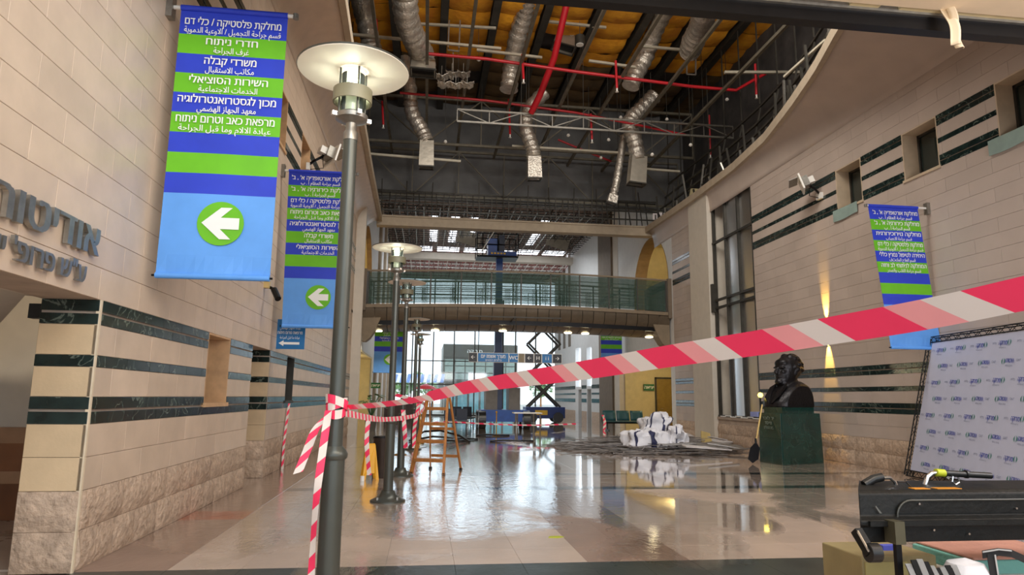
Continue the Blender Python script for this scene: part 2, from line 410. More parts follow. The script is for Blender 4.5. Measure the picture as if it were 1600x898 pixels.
# left wall
XL = -3.1; XLb = XL-.02
ZT = 8.95
LH = [(-6, 6.84, 0, 2.475), (10.1, 11.2, 1.445, 2.475), (12.62, 14.02, 0, 2.475), (15.7, 16.55, 1.445, 2.475), (13.0, 14.1, 6.65, 7.81), (15.8, 16.95, 6.65, 7.81), (18.7, 19.8, 6.65, 7.81), (21.5, 22.6, 6.65, 7.81), (24.3, 25.4, 6.65, 7.81)]
mb = MB(); backing(mb, -6, 28.8, 0, ZT+1.0, LH, lambda m, a, b, c, d: m.b2((XLb-T, a, c), (XLb, b, d)))
wl = tag(mb.build('wall_left', joint), kind='structure')
facing(wl, (XLb, -.0, 0), (0, 1, 0), (1, 0, 0), 28.8, courses(ZT), [(h[0], h[1], h[2], h[3]) for h in LH], cream, key=lambda p: abs(p.y-6)+ (0 if p.y > 3 else 40))
# pier fronts
def pier_front(x0, x1, y, top=2.475, nm='wall_left_pier'):
    m = MB(); m.b2((x0, y+.002, 0), (x1, y+.03, top)); w = tag(m.build(nm, joint), kind='structure')
    facing(w, (x0, y, 0), (1, 0, 0), (0, -1, 0), x1-x0, [c for c in LOW], [], pierm, lw=x1-x0, single=True)
    return w
MB().b2((XL-.03, 6.80, 0), (XL+.012, 6.83, 2.475)).build('edge_bead', mat('pale_stone_edge', (222, 204, 176), .35), wl)
pierm = mat('limestone_yellow', (208, 182, 146), .55, var=.08, island=.04, bump=.06)
pier_front(-3.62, XL-.0, 6.82); pier_front(-3.62, XL, 14.0, nm='wall_left_pier_far')
# auditorium recess
m = MB(); m.b2((-6, 9.6, 0), (-3.6, 9.7, 3.4)); m.b2((-6.1, -6, 0), (-6, 9.7, 3.4)); m.b2((-6, -6, 3.4), (-3.62, 9.7, 3.5))
rec = tag(m.build('wall_auditorium', paint), kind='structure')
m = MB(); m.b2((-5.99, 9.56, 0), (-3.64, 9.6, .45)); m.build('wainscot', mat('brown_wainscot', (120, 74, 44), .5), rec)
m = MB(); m.b2((-5.99, 9.55, .45), (-3.64, 9.6, .6)); m.build('wainscot_rail', mat('tan_rail', (168, 128, 96), .5), rec)
m = MB(); m.b2((-5.99, 9.56, .6), (-3.64, 9.6, .95)); m.build('wainscot', mat('brown_wainscot2', (140, 90, 56), .5), rec)
m = MB(); m.b2((-5.99, 9.555, .95), (-3.64, 9.6, 1.15)); m.build('wainscot_rail', MATS['tan_rail'], rec)
# sloped soffit of the auditorium entrance
m = MB(); m.prism([(-3.62, 2.0, 2.5), (-3.62, 6.84, 2.5), (-3.62, 6.84, 2.9), (-3.62, 2.0, 2.9)], (-.15, 0, 0))
m.prism([(-3.78, 2, 2.52), (-3.78, 6.84, 2.52), (-5.9, 9.3, 1.75), (-5.9, 2, 1.75)], (0, 0, .1)); m.build('soffit', paint, rec)
# lining of the niches and openings of the left wall
def reveal(side, y0, y1, z0, z1, x, mt, depth=.5, pane=True, name='window'):
    sgn = -1 if side == 'left' else 1
    m = MB(); t = .03; xa, xb = x, x+sgn*depth
    m.b2((xa, y0, z0), (xb, y0+t, z1)); m.b2((xa, y1-t, z0), (xb, y1, z1)); m.b2((xa, y0+t, z1-t), (xb, y1-t, z1)); m.b2((xa-sgn*.03, y0-.03, z0-.03), (xb, y1+.03, z0+t))
    o = tag(m.build(name, mt), kind='structure')
    if pane:
        m = MB(); m.b2((xb-sgn*.08, y0+t, z0+t), (xb-sgn*.06, y1-t, z1-t)); m.build('pane', glassd, o)
        m = MB()
        for a, b in (((y0+t, z0+t), (y0+t+.05, z1-t)), ((y1-t-.05, z0+t), (y1-t, z1-t)), ((y0+t, z0+t), (y1-t, z0+t+.05)), ((y0+t, z1-t-.05), (y1-t, z1-t))): m.b2((xb-sgn*.12, a[0], a[1]), (xb-sgn*.05, b[0], b[1]))
        m.build('window_frame', steel, o)
    return o
wn = 1
o = reveal('left', 10.1, 11.2, 1.445, 2.475, XL+.0, orange, name='window_1'); m = MB(); m.b2((-3.64, 10.1, 1.4), (-3.6, 11.2, 2.5)); m.build('pane', glassd, o)
reveal('left', 15.7, 16.55, 1.445, 2.475, XL, steel, name='window_2')
for i, h in enumerate(LH[4:]): reveal('left', h[0], h[1], h[2], h[3], XL, orange, name='window_%d' % (3+i))
m = MB(); m.b2((-6, 13.98, 0), (-3.62, 14.03, 2.6)); m.b2((-6, 12.6, 0), (-3.62, 12.66, 2.6)); m.b2((-6, 12.6, 2.5), (-3.6, 14.03, 2.6)); m.b2((-6.1, 12.6, 0), (-6, 14.03, 2.6))
tag(m.build('wall_side_passage', pierm), kind='structure')
# auditorium letters on the wall
au = thing('wall_lettering', (XL+.01, 6.5, 3.05), 'row of raised steel Hebrew letters above the entrance at far left', 'sign')
text('אודיטוריון', .40, galv, au, Vector((.03, -.95, -.08)), LEFTW, bold=.03, width=2.0, ext=.02)
au2 = thing('wall_lettering', (XL+.01, 6.4, 2.7), 'smaller second line of raised Hebrew letters under the large row', 'sign')
text("ע\"ש פרופ' יוסף ש", .26, galv, au2, Vector((.03, -.98, -.06)), LEFTW, bold=.03, width=1.9, ext=.015)

# right wall
XR = 10.95; XRb = XR+.02
RHn = [(4.6, 5.7), (7.3, 8.4), (10.05, 11.16), (12.7, 13.8), (15.32, 16.4)]
RH = [(a, b, 6.65, 7.81) for a, b in RHn]+[(21.2, 24.55, .97, 9.9)]
mb = MB(); backing(mb, -6, 24.55, 0, ZT+1.0, RH, lambda m, a, b, c, d: m.b2((XRb, a, c), (XRb+T, b, d)))
wr = tag(mb.build('wall_right', joint), kind='structure')
facing(wr, (XRb, 6, 0), (0, 1, 0), (-1, 0, 0), 18.55, [c for c in courses(ZT)], [(h[0]-6, h[1]-6, h[2], h[3]) for h in RH], creamR, lw=1.2)
for i, (a, b) in enumerate(RHn[2:]): reveal('right', a, b, 6.65, 7.81, XR, mat('pale_reveal_stone', (196, 176, 150), .5, var=.1), name='window_%d' % (9+i))
# pilaster and the stretch beyond the tall window
m = MB(); m.b2((XR-.15, 24.55, 0), (XR+.6, 26.4, 9.9)); pr = tag(m.build('trim_1', paint), kind='structure')
m = MB(); m.b2((XRb, 26.4, 0), (XRb+T, 28.8, 9.9)); wr2 = tag(m.build('wall_right_bay', joint), kind='structure')
facing(wr2, (XRb, 26.4, 0), (0, 1, 0), (-1, 0, 0), 2.4, courses(ZT), [], creamR, lw=.8)
# tall glazed bay
w = tag(MB().b2((XR-.02, 21.2, .88), (XR+.5, 24.55, .97)).build('window_12', joint), kind='structure')
m = MB(); m.grid(lambda a, b: (XR+.08+.42*(2*a-1)**2, 21.25+3.25*a, .97+8.9*b), 12, 1); m.build('pane', mat('bay_glass', (34, 42, 34), .32, alpha=.62), w, smooth=True)
m = MB(); m.b2((XR+2.4, 19.5, 0), (XR+2.5, 28.7, 10)); m.b2((XR+.52, 19.4, 0), (XR+2.5, 19.5, 10)); m.b2((XR+.52, 28.6, 0), (XR+2.5, 28.7, 10)); m.b2((XR+.5, 19.4, 9.95), (XR+2.5, 28.7, 10)); m.b2((XR+.5, 24.6, 0), (XR+.6, 28.7, 10)); m.build('shaft_wall', mat('olive_shaft', (84, 80, 58), .6, var=.2), w)
for yy in (21.28, 22.35, 23.4, 24.45):
    MB().b2((XR+.02, yy-.04, .97), (XR+.14, yy+.04, 9.85)).build('mullion', steel, w)
for zz in (1.0, 3.3, 5.05, 5.35, 7.6, 9.1):
    MB().b2((XR+.0, 21.2, zz-.04), (XR+.1, 24.5, zz+.04)).build('transom', steel, w)
MB().b2((XR-.1, 24.4, 4.9), (XR+.1, 24.9, 6.0)).build('bracket', steel, w)
# coves and cornices
RC = [(5.6, -1), (7.3, 6.5), (8.1, 9.5), (8.86, 12.57), (9.5, 14.6), (9.98, 16.54), (10.5, 19), (10.75, 21.8), (10.78, 25.3), (10.72, 28), (10.62, 31.1)]
LC = [(-1.85, -1), (-1.9, 6.5), (-2.02, 13.2), (-2.15, 17.75), (-2.28, 23.5), (-2.38, 31.1)]
def interp(pts, y):
    for (x0, y0), (x1, y1) in zip(pts, pts[1:]):
        if y0 <= y <= y1: t = (y-y0)/(y1-y0); return x0+(x1-x0)*t
    return pts[-1][0]
def cove(pts, xw, name, lbl, y1=31.1):
    N_ = 48
    def fn(a, b):
        y = -1+(y1+1)*a; xc = interp(pts, y); t = b*PI/2
        return (xw+(xc-xw)*(1-math.cos(t)), y, 8.9+.8*math.sin(t))
    o = MB(); o.grid(fn, N_, 8); o = tag(solid(o.build(name, creamR if xw > 0 else cream, smooth=True), .02), kind='structure')
    m = MB()
    for k in range(N_):
        ya = -1+(y1+1)*k/N_; yb = -1+(y1+1)*(k+1)/N_; s = -1 if xw > 0 else 1
        m.beam((interp(pts, ya)+s*.06, ya, 9.8), (interp(pts, yb)+s*.06, yb+.01, 9.8), .14, .28)
    tag(m.build(name.replace('trim', 'trim').replace('_3', '_5').replace('_4', '_6'), cornm), kind='structure')
cove(RC, XR, 'trim_3', ''); cove(LC, XL, 'trim_4', '')
# cross beam under the open ceiling
MB2 = MB().b2((-2.5, 31.1, 9.5), (10.9, 31.6, 9.93)); MB2.b2((-2.5, 31.05, 9.9), (10.9, 31.65, 9.98))
tag(MB2.build('trim_7', cornm), kind='structure')
# floor slab
fl = tag(MB().b2((-7, -6, -.3), (16, 57, -.02)).build('floor', joint), kind='structure')
# ---------------------------------------------------------------- floor tiles
def floor_mat(name, col, var=.1):
    m = mat(name, col, .2, var=var, scale=1.7, island=.05); nt = m.node_tree; N = nt.nodes; L = nt.links; b = N['Principled BSDF']
    g = N.new('ShaderNodeNewGeometry'); mp = N.new('ShaderNodeMapping'); mp.inputs['Scale'].default_value = (.35, .22, 1); L.new(g.outputs['Position'], mp.inputs[0])
    n = N.new('ShaderNodeTexNoise'); n.inputs['Scale'].default_value = 1.4; n.inputs['Detail'].default_value = 6; n.inputs['Distortion'].default_value = .6; L.new(mp.outputs[0], n.inputs[0])
    # more water further down the hall
    sx = N.new('ShaderNodeSeparateXYZ'); L.new(g.outputs['Position'], sx.inputs[0])
    r = N.new('ShaderNodeMapRange'); r.inputs[1].default_value = 6.5; r.inputs[2].default_value = 12; r.inputs[3].default_value = -.06; r.inputs[4].default_value = .17; L.new(sx.outputs[1], r.inputs[0])
    a = N.new('ShaderNodeMath'); L.new(n.outputs[0], a.inputs[0]); L.new(r.outputs[0], a.inputs[1])
    wet = N.new('ShaderNodeMapRange'); wet.inputs[1].default_value = .47; wet.inputs[2].default_value = .56; L.new(a.outputs[0], wet.inputs[0])
    ro = N.new('ShaderNodeMapRange'); ro.inputs[3].default_value = .3; ro.inputs[4].default_value = .05; L.new(wet.outputs[0], ro.inputs[0]); L.new(ro.outputs[0], b.inputs['Roughness'])
    L.new(wet.outputs[0], b.inputs['Coat Weight']); b.inputs['Coat Roughness'].default_value = .03; b.inputs['Specular IOR Level'].default_value = .6
    m2 = N.new('ShaderNodeMapping'); m2.inputs['Scale'].default_value = (1.2, .7, 1); L.new(g.outputs['Position'], m2.inputs[0])
    n2 = N.new('ShaderNodeTexNoise'); n2.inputs['Scale'].default_value = 7; n2.inputs['Detail'].default_value = 5; n2.inputs['Roughness'].default_value = .6; L.new(m2.outputs[0], n2.inputs[0])
    # rippled film left of the middle, still water on the right
    rx = N.new('ShaderNodeMapRange'); rx.inputs[1].default_value = 1.2; rx.inputs[2].default_value = 3.2; rx.inputs[3].default_value = .5; rx.inputs[4].default_value = .05; L.new(sx.outputs[0], rx.inputs[0])
    bp = N.new('ShaderNodeBump'); bp.inputs['Distance'].default_value = .012; L.new(n2.outputs[0], bp.inputs['Height']); L.new(rx.outputs[0], bp.inputs['Strength']); L.new(bp.outputs[0], b.inputs['Normal']); L.new(bp.outputs[0], b.inputs['Coat Normal'])
    return m
ft = floor_mat('beige_floor_marble', (184, 165, 150)); fb = floor_mat('brown_floor_marble', (144, 120, 106)); fg = floor_mat('green_floor_marble', (48, 56, 54), .4); fr_ = floor_mat('red_floor_marble', (168, 84, 58))
xs = [-3.1, -2.3]+[-2.3+3.95/6*i for i in range(1, 7)]+[2.175, 2.7]+[2.7+8.25/12*i for i in range(1, 13)]
ys = [-6+i*.756 for i in range(16)]; ys = ys[:-1]+[6.1, 6.85]
y = 6.85
for dy in [.655]*8+[.4]+[.6]*3+[.4]: y += dy; ys.append(y)
while y < 56.2: y += .8; ys.append(y)
tiles = []
for j in range(len(ys)-1):
    y0, y1 = ys[j], ys[j+1]
    if y0 < 3: continue
    for i in range(len(xs)-1):
        x0, x1 = xs[i], xs[i+1]; mt = ft; nm = 'floor_tile'
        if abs(y0-6.1) < .02 or y0 < 6.1 and int(j) % 9 == 0: mt = fg
        elif abs(y1-y0-.4) < .02: mt = fg if i > 5 or i % 3 == 1 else fb
        elif x0 < -3 or 1.6 < x0 < 2.6: mt = fb
        if x0 < -3 and 9.2 < y0 < 9.9: mt = fr_
        tiles.append((x0, x1, y0, y1, mt))
tiles.sort(key=lambda t: abs(t[2]-6.5)+(30 if t[3] < 6 else 0))
TD = {}; rest = {}
for k, (x0, x1, y0, y1, mt) in enumerate(tiles):
    g = .001; w = x1-x0-2*g; h = y1-y0-2*g; c = .0012
    vs = [(0, 0, -.02), (w, 0, -.02), (w, h, -.02), (0, h, -.02), (0, 0, -c), (w, 0, -c), (w, h, -c), (0, h, -c), (c, c, 0), (w-c, c, 0), (w-c, h-c, 0), (c, h-c, 0)]
    fs = [(8, 9, 10, 11), (4, 5, 9, 8), (5, 6, 10, 9), (6, 7, 11, 10), (7, 4, 8, 11), (0, 1, 5, 4), (1, 2, 6, 5), (2, 3, 7, 6), (3, 0, 4, 7)]
    if k < 300:
        key = (round(w, 3), round(h, 3), mt.name)
        if key not in TD:
            me = bpy.data.meshes.new('floor_tile'); me.from_pydata(vs, [], fs); me.materials.append(mt); TD[key] = me
        o = bpy.data.objects.new('floor_tile', TD[key]); COL.objects.link(o); o.parent = fl; o.location = (x0+g, y0+g, 0)
    else:
        rest.setdefault(mt.name, (mt, MB()))[1].mesh([(a+x0+g, b+y0+g, z) for a, b, z in vs], fs)
for nm, (mt, mbb) in rest.items(): tag(mbb.build('floor_tiles', mt, fl), kind='stuff')
tag(MB().b2((XR, 26.4, -.02), (15.5, 57, -.001)).build('floor_side', ft), kind='structure')
tag(MB().b2((-7, 7, -.02), (-3.1, 57, -.001)).build('floor_side_left', ft), kind='structure')
tag(MB().b2((-60, 57, -.3), (70, 160, -.03)).build('ground', mat('outdoor_paving', (168, 164, 156), .8, var=.1)), kind='structure')

# ---------------------------------------------------------------- open ceiling
ZC = 16.6
ce = tag(MB().b2((-4.2, 7, ZC), (13.4, 33, ZC+.3)).build('ceiling', attic), kind='structure')
m = MB(); m.b2((-4.3, 7, 9.75), (-4.1, 33, ZC)); m.b2((13.2, 7, 9.75), (13.4, 33, ZC)); m.b2((-4.3, 6.8, 6.3), (13.4, 7, ZC)); m.b2((XR+.5, 6, 9.75), (13.4, 33, 9.85)); m.b2((-4.2, 6, 9.75), (-3.5, 33, 9.85))  # cross wall over the canopy is unseen, added to keep sky light out
tag(m.build('wall_attic', attic), kind='structure')
wb = tag(MB().b2((-4, 32.7, 11.25), (13.3, 32.9, ZC)).build('wall_attic_end', mat('grey_rear_panel', (104, 104, 104), .6, var=.25, scale=1.2)), kind='structure')
NB = 9
bx = [-3.6+1.95*i for i in range(NB+1)]
def ibeam(mb_, x, y0, y1, z, w=.22, h=.4):
    mb_.b2((x-w/2, y0, z-.03), (x+w/2, y1, z)); mb_.b2((x-w/2, y0, z-h), (x+w/2, y1, z-h+.03)); mb_.b2((x-.02, y0, z-h+.03), (x+.02, y1, z-.03))
for x in bx: m = MB(); ibeam(m, x, 18, 32.7, ZC-.02, .3, .5); m.build('roof_beam', steel, ce)
for i in range(NB):
    for j in range(12):
        y0 = 18+j*1.22; x0 = bx[i]+.16; x1 = bx[i+1]-.16; sd = random.random()*9
        def fn(a, b): return (x0+(x1-x0)*a, y0+1.2*b, ZC-.14-.09*math.sin(PI*b)**.5*(.8+.5*noise.noise((a*3, b*2, sd)))-.08*math.sin(PI*a)-.05*noise.noise((a*6, b*5, sd+4)))
        if random.random() < .08: continue
        MB().grid(fn, 6, 4).build('insulation_batt', insul if y0 < 27.2 else shaded_insul, ce, smooth=True)  # rear batts get the colour with the shade painted in
# cross trusses of light steel hung under the roof
def truss(y, x0, x1, z0, z1, lbl, r=.035, step=1.2, mt=galv, grp='cross trusses of the open ceiling'):
    t = thing('ceiling_truss', ((x0+x1)/2, y, z0), lbl, 'truss', grp)
    for z in (z0, z1): MB().beam((x0, y, z), (x1, y, z), r*2, r*2).build('chord', mt, t)
    n = max(1, int((x1-x0)/step)); d = (x1-x0)/n; m = MB()
    for k in range(n+1): m.beam((x0+k*d, y, z0), (x0+k*d, y, z1), r, r)
    for k in range(n): m.beam((x0+k*d, y, z0 if k % 2 else z1), (x0+(k+1)*d, y, z1 if k % 2 else z0), r, r)
    m.build('web', mt, t)
    for k in range(0, n+1, 2): MB().beam((x0+k*d, y, z1), (x0+k*d, y, ZC-.3), .02, .02).build('hanger_rod', steel, t)
    return t
def seg_at(p, q, y): a = P(*p, y); b = P(*q, y); return a, b
a, b = seg_at((762, 135), (1144, 178), 25.5); truss(25.5, a.x-1.2, b.x, 12.45, 12.95, 'long pale steel truss crossing the middle of the open ceiling')
truss(29.5, -2.9, 12.4, 13.0, 15.2, 'deep steel truss standing before the black rear wall of the ceiling', .055, 2.2, osteel)
truss(32.0, -3.2, 12.6, 11.3, 13.6, 'lower truss set against the black rear wall', .05, 2.0, osteel)
# longitudinal rails
def rail(name, pts, w, mt, lbl, cat, grp=None, tube=False):
    m = MB()
    if tube: m.path(pts, w, 10)
    else:
        for a, b in zip(pts, pts[1:]): m.beam(a, b, w, w)
    mid = Vector(pts[0]); o = m.build(name, mt, loc=mid, smooth=tube); return tag(o, lbl, cat, grp)
LR = [(-2.0, 13.6), (-.3, 13.6), (1.2, 13.8), (3.1, 13.6), (5.2, 13.6), (6.9, 13.4), (8.7, 13.2), (10.6, 12.9)]
for x, z in LR: rail('ceiling_channel', [(x, 17.5, z), (x, 32.5, z)], .11, osteel, '%s steel channel from the left, running down the hall under the insulation' % ('first', 'second', 'third', 'fourth', 'fifth', 'sixth', 'seventh', 'eighth')[LR.index((x, z))], 'channel', 'channels under the roof')
# horizontal strips near the top
for p, q, yy, lbl in [((530, 52), (783, 76), 23.5, 'pale strip crossing behind the nearest lamp shade'), ((648, 37), (775, 44), 24.5, 'pale strip below the brightest insulation bays'), ((850, 33), (947, 43), 24, 'short pale strip beside the thick red pipe'),
                      ((998, 72), (1092, 80), 24, 'pale strip with a hanging rectangular loop'), ((1132, 113), (1252, 113), 21, 'white strip pointing at the right cornice'), ((920, 95), (993, 105), 24, 'short strip left of the hanging loop'),
                      ((800, 228), (990, 240), 28, 'grey strip in front of the dark rear wall'), ((575, 240), (720, 252), 28, 'grey strip low at the left of the dark rear wall'), ((985, 262), (1062, 268), 28, 'grey strip low at the right of the dark rear wall'), ((745, 78), (847, 90), 24.5, 'thin strip between two foil ducts')]:
    a, b = seg_at(p, q, yy); rail('ceiling_strip', [a, b], .09, mat('pale_strip', (176, 168, 150), .5, .3), lbl, 'metal strip')
# fallen angle and loops at the right
a = P(1290, 62, 15.5); b = P(1225, 120, 17); rail('loose_strip', [b, a, P(1297, 143, 15.4)], .06, MATS['pale_strip'], 'bent pale strip dangling over the right wall cornice', 'metal strip')
lp = [P(1073, 78, 23.9), P(1073, 116, 23.9), P(1087, 117, 23.9), P(1087, 78, 23.9)]; rail('hanging_loop', lp, .05, galv, 'rectangular metal loop hanging under a pale strip at right', 'hanger')
lp = [P(702, 32, 23.9), P(700, 78, 23.9), P(717, 80, 23.9), P(719, 32, 23.9)]; rail('hanging_loop', lp, .05, galv, 'rectangular metal loop hanging above the cluster of crumpled foil', 'hanger')
# red pipes
rail('thick_sprinkler_pipe', [P(889, -30, 22), P(885, 8, 22.4), P(866, 90, 23.6), P(843, 150, 24.6), P(830, 176, 25.2)], .13, redp, 'thick red sprinkler main running down the middle of the ceiling', 'pipe', tube=True)
rail('sprinkler_pipe', [P(668, 84, 22.7), P(760, 92, 22.7), P(900, 112, 22.7), P(1080, 135, 22.7), P(1150, 141, 22.7), P(1178, 125, 22), P(1196, 115, 21.6)], .06, redp, 'upper red sprinkler pipe crossing the ceiling', 'pipe', tube=True)
rail('sprinkler_pipe', [P(625, 145, 26.1), P(760, 157, 26.1), P(900, 176, 26.1), P(1000, 196, 26.1), P(1072, 211, 26.1)], .05, redp, 'lower thin red sprinkler pipe crossing the ceiling', 'pipe', tube=True)
rail('sprinkler_pipe', [P(872, 218, 30.5), P(905, 232, 30.5), P(955, 252, 30.5)], .05, redp, 'short dim red pipe low before the dark rear wall', 'pipe', tube=True)
for px, y0_, y1_, yy, lb in [(962, 95, 138, 22.55, 'red drop with sprinkler right of the thick red main'), (816, 85, 124, 22.55, 'red drop left of the thick red main'), (795, 155, 210, 27, 'long red drop between two foil ducts'), (597, 158, 195, 27, 'red drop behind the nearest lamp'), (923, 178, 218, 25.95, 'red drop in the middle of the lower pipe'), (1108, 180, 242, 27, 'red drop nearest the right cornice'), (588, 30, 60, 25, 'short red drop at the left edge of the ceiling'), (1180, 100, 148, 21.8, 'red drop at the right end of the upper pipe')]:
    a = P(px, y0_, yy); b = P(px+2, y1_, yy); m = MB().tube(a, b, .045, 8); o = m.build('sprinkler_drop', redp, loc=a); tag(o, lb, 'pipe')
    MB().lathe(b+Vector((0, 0, -.16)), [(.0, 0), (.07, .02), (.03, .05), (.03, .16)], 8).build('sprinkler_head', whitep, o)
# foil ducts
def duct(pts, r, lbl, box=None, yy=26, n=14):
    W_ = [P(px, py, yy+dy) for px, py, dy in pts]; C = []
    for k in range(len(W_)-1):
        p0 = W_[max(k-1, 0)]; p1 = W_[k]; p2 = W_[k+1]; p3 = W_[min(k+2, len(W_)-1)]
        for i in range(12):
            t = i/12; C.append(.5*((2*p1)+(p2-p0)*t+(2*p0-5*p1+4*p2-p3)*t*t+(3*p1-p0-3*p2+p3)*t**3))
    C.append(W_[-1]); K = len(C); o = thing('foil_duct', W_[0], lbl, 'duct', 'silver foil air ducts')
    m = MB(); m.path(C, r, n, rf=lambda t: r*(1+.07*math.sin(t*K*1.7)+.1*noise.noise((t*9, r*7, K*.3))))
    m.build('flexible_hose', foil, o, smooth=True)
    if box:
        p, q, w_ = box; a = P(*p, yy); b = P(*q, yy); m = MB()
        ax = (b-a); L_ = ax.length; ax.normalize(); x = Vector((1, 0, 0)); x = (x-ax*x.dot(ax)).normalized(); y_ = ax.cross(x)
        def cr(c, s): return [c+x*s*u+y_*s*.8*v for u, v in ((-1, -1), (1, -1), (1, 1), (-1, 1))]
        R1 = cr(a, w_*.92); R2 = cr(b, w_); R3 = cr(b, w_*.9)
        vs = R1+R2+R3; m.mesh(vs, [(3, 2, 1, 0)]+[(i, (i+1) % 4, 4+(i+1) % 4, 4+i) for i in range(4)]+[(4+i, 4+(i+1) % 4, 8+(i+1) % 4, 8+i) for i in range(4)]); m.build('outlet_box', sheet if w_ > .3 else foil, o)
        m = MB(); m.mesh(cr(b-ax*.12, w_*.9), [(0, 1, 2, 3)]); m.build('outlet_mouth', blackm, o)
        m = MB(); 
        for k in range(4): m.beam(R2[k], R2[(k+1) % 4], .05, .05)
        m.build('flange', steel, o)
    for k in (K//4, K//2): 
        c = C[k]; MB().beam(c+Vector((0, 0, r)), (c.x, c.y, ZC-.5), .025, .025).build('strap', steel, o)
    return o
duct([(632, -15, -3), (636, 30, -2), (648, 62, -1), (661, 88, 0), (662, 100, 0)], .42, 'wide foil duct bending down behind the nearest lamp shade', ((662, 98), (661, 114), .46), 23.5)
duct([(632, 95, 1), (640, 140, 0), (644, 175, 0), (660, 205, 0), (667, 222, 0)], .30, 'lower left foil duct ending in a tall square outlet box', ((667, 222), (666, 262), .31), 27)
duct([(828, -10, -2), (820, 20, -1), (808, 60, 0), (799, 105, 1), (795, 140, 1)], .36, 'straight foil duct coming down left of the thick red main', None, 25)
duct([(850, 145, 0), (826, 172, 0), (822, 200, 0), (832, 230, 0), (834, 246, 0)], .30, 'middle foil duct ending in an open box above the cross beam', ((834, 246), (835, 280), .30), 27)
duct([(905, -10, -2), (898, 20, 0), (890, 45, 0), (883, 60, 0)], .45, 'short foil duct with a black open mouth behind the thick red main', ((885, 55), (880, 76), .47), 25.6)
duct([(1045, 5, -3), (1025, 45, -1), (1008, 90, 0), (990, 122, 0), (985, 135, 0)], .34, 'foil duct slanting from the top right bay', None, 25)
duct([(1022, 150, 0), (1000, 172, 0), (984, 192, 0), (992, 222, 0), (997, 250, 0)], .34, 'right foil duct ending in an open crumpled box', ((997, 246), (994, 288), .36), 27)
duct([(975, 212, 0), (969, 250, 0), (963, 285, 0), (958, 305, 0)], .17, 'narrow foil hose hanging with a torn end at right', ((958, 305), (955, 318), .22), 28)
duct([(1105, 5, -3), (1095, 40, -1), (1085, 60, 0), (1078, 80, 1)], .42, 'wide foil duct under the orange insulation at right', None, 23)
duct([(563, -20, -3), (568, 20, 0), (578, 60, 0), (582, 85, 0)], .36, 'dim foil duct by the left cornice', None, 24)
# cluster of crumpled reflectors
cl = thing('crumpled_reflector', P(708, 125, 24), 'cluster of crumpled silver lamp reflectors hanging right of the lamp shade', 'ceiling light')
for px, py in [(690, 122), (706, 118), (724, 118), (694, 134), (712, 135), (730, 134)]:
    c = P(px, py, 24); m = MB()
    sd = px
    m.grid(lambda a, b: c+Vector(((a-.5)*.5+.06*noise.noise((a*4, b*4, sd)), (b-.5)*.5, .12*noise.noise((a*5, b*3, sd+3))+.25*(abs(a-.5)**1.5))), 6, 5); solid(m.build('reflector', foil, cl, smooth=False), .012)
    MB().beam(c, (c.x, c.y, c.z+.5), .02).build('rod', galv, cl)
MB().beam(P(708, 125, 24), P(708, 80, 24), .03).build('hanging_rod', galv, cl)
sp = thing('ceiling_speaker', P(906, 66, 24), 'small round grey ceiling speaker among the yellow insulation', 'speaker'); c = P(906, 66, 24)
MB().lathe(c+Vector((0, 0, -.1)), [(.2, 0), (.2, .35), (.12, .4)], 16).build('body', steel, sp, smooth=True); MB().lathe(c+Vector((0, 0, -.12)), [(.0, 0), (.15, .0), (.15, .02)], 16).build('cone', whitep, sp)
MB().beam(c+Vector((0, 0, .3)), (c.x, c.y, ZC-.3), .02).build('rod', steel, sp)
# dangling cable ends and small lamps
NTH = ['lowest at the left, right of the lamp shade', 'middle, near the second foil duct', 'right of the middle drop', 'short one beside the middle', 'short one before the right duct', 'long one with a double fitting', 'one right of the double fitting', 'short one near the right cornice', 'low one before the dark rear wall', 'tiny one by the left insulation bay', 'one nearest the black beam']
for cix, (px, y0_, y1_, yy) in enumerate([(695, 150, 220, 27), (887, 180, 210, 27), (950, 185, 217, 27), (969, 165, 182, 27), (1041, 170, 185, 27), (1018, 185, 240, 25), (1078, 190, 225, 25), (1135, 140, 154, 25), (938, 218, 245, 28), (747, 85, 92, 25), (1205, 35, 60, 24)]):
    a = P(px, y0_, yy); b = P(px+1, y1_, yy); o = thing('hanging_cable', a, 'thin hanging cable with a white fitting, '+NTH[cix], 'cable', 'hanging cable ends under the roof')
    MB().beam((a.x, a.y, min(a.z+2, ZC-.3)), b, .018).build('wire', steel, o); MB().lathe(b-Vector((0, 0, .1)), [(.03, 0), (.08, .04), (.05, .12)], 8).build('fitting', whitep, o, smooth=True)
# studs and rails standing on the cornices
def studs(pts, side, lbl):
    t = thing('cornice_framing', (interp(pts, 20), 20, 9.95), lbl, 'metal framing'); s = 1 if side == 'r' else -1
    m = MB(); yy = 8.0; k = 0
    while yy < 30.8:
        x = interp(pts, yy)+s*.25; h = random.choice((.35, .5, .9, 1.3)); tl = random.uniform(-.2, .2)
        st = MB().beam((x, yy, 9.9), (x+tl, yy+random.uniform(-.1, .1), 9.95+h), .07, .05); st.build('stud', galv if k % 3 == 0 else steel, t); yy += .42; k += 1
    for z, dx in ((10.7, .45), (11.3, .7), (12.0, .9)):
        r = MB(); Y = 8
        while Y < 30.5: r.beam((interp(pts, Y)+s*dx, Y, z), (interp(pts, Y+1.5)+s*dx, Y+1.5, z), .07, .07); Y += 1.5
        r.build('runner', steel, t)
    Y = 8; r = MB()
    while Y < 31: x = interp(pts, Y); r.beam((x+s*.45, Y, 10.0), (x+s*.95, Y, 12.1), .05, .05); r.beam((x+s*.9, Y, 12.1), (x+s*.9, Y, 15.8), .04, .04); Y += 1.5
    r.build('brace', steel, t)
studs(RC, 'r', 'bent studs and rails standing along the right cornice'); studs(LC, 'l', 'bent studs and rails standing along the left cornice')
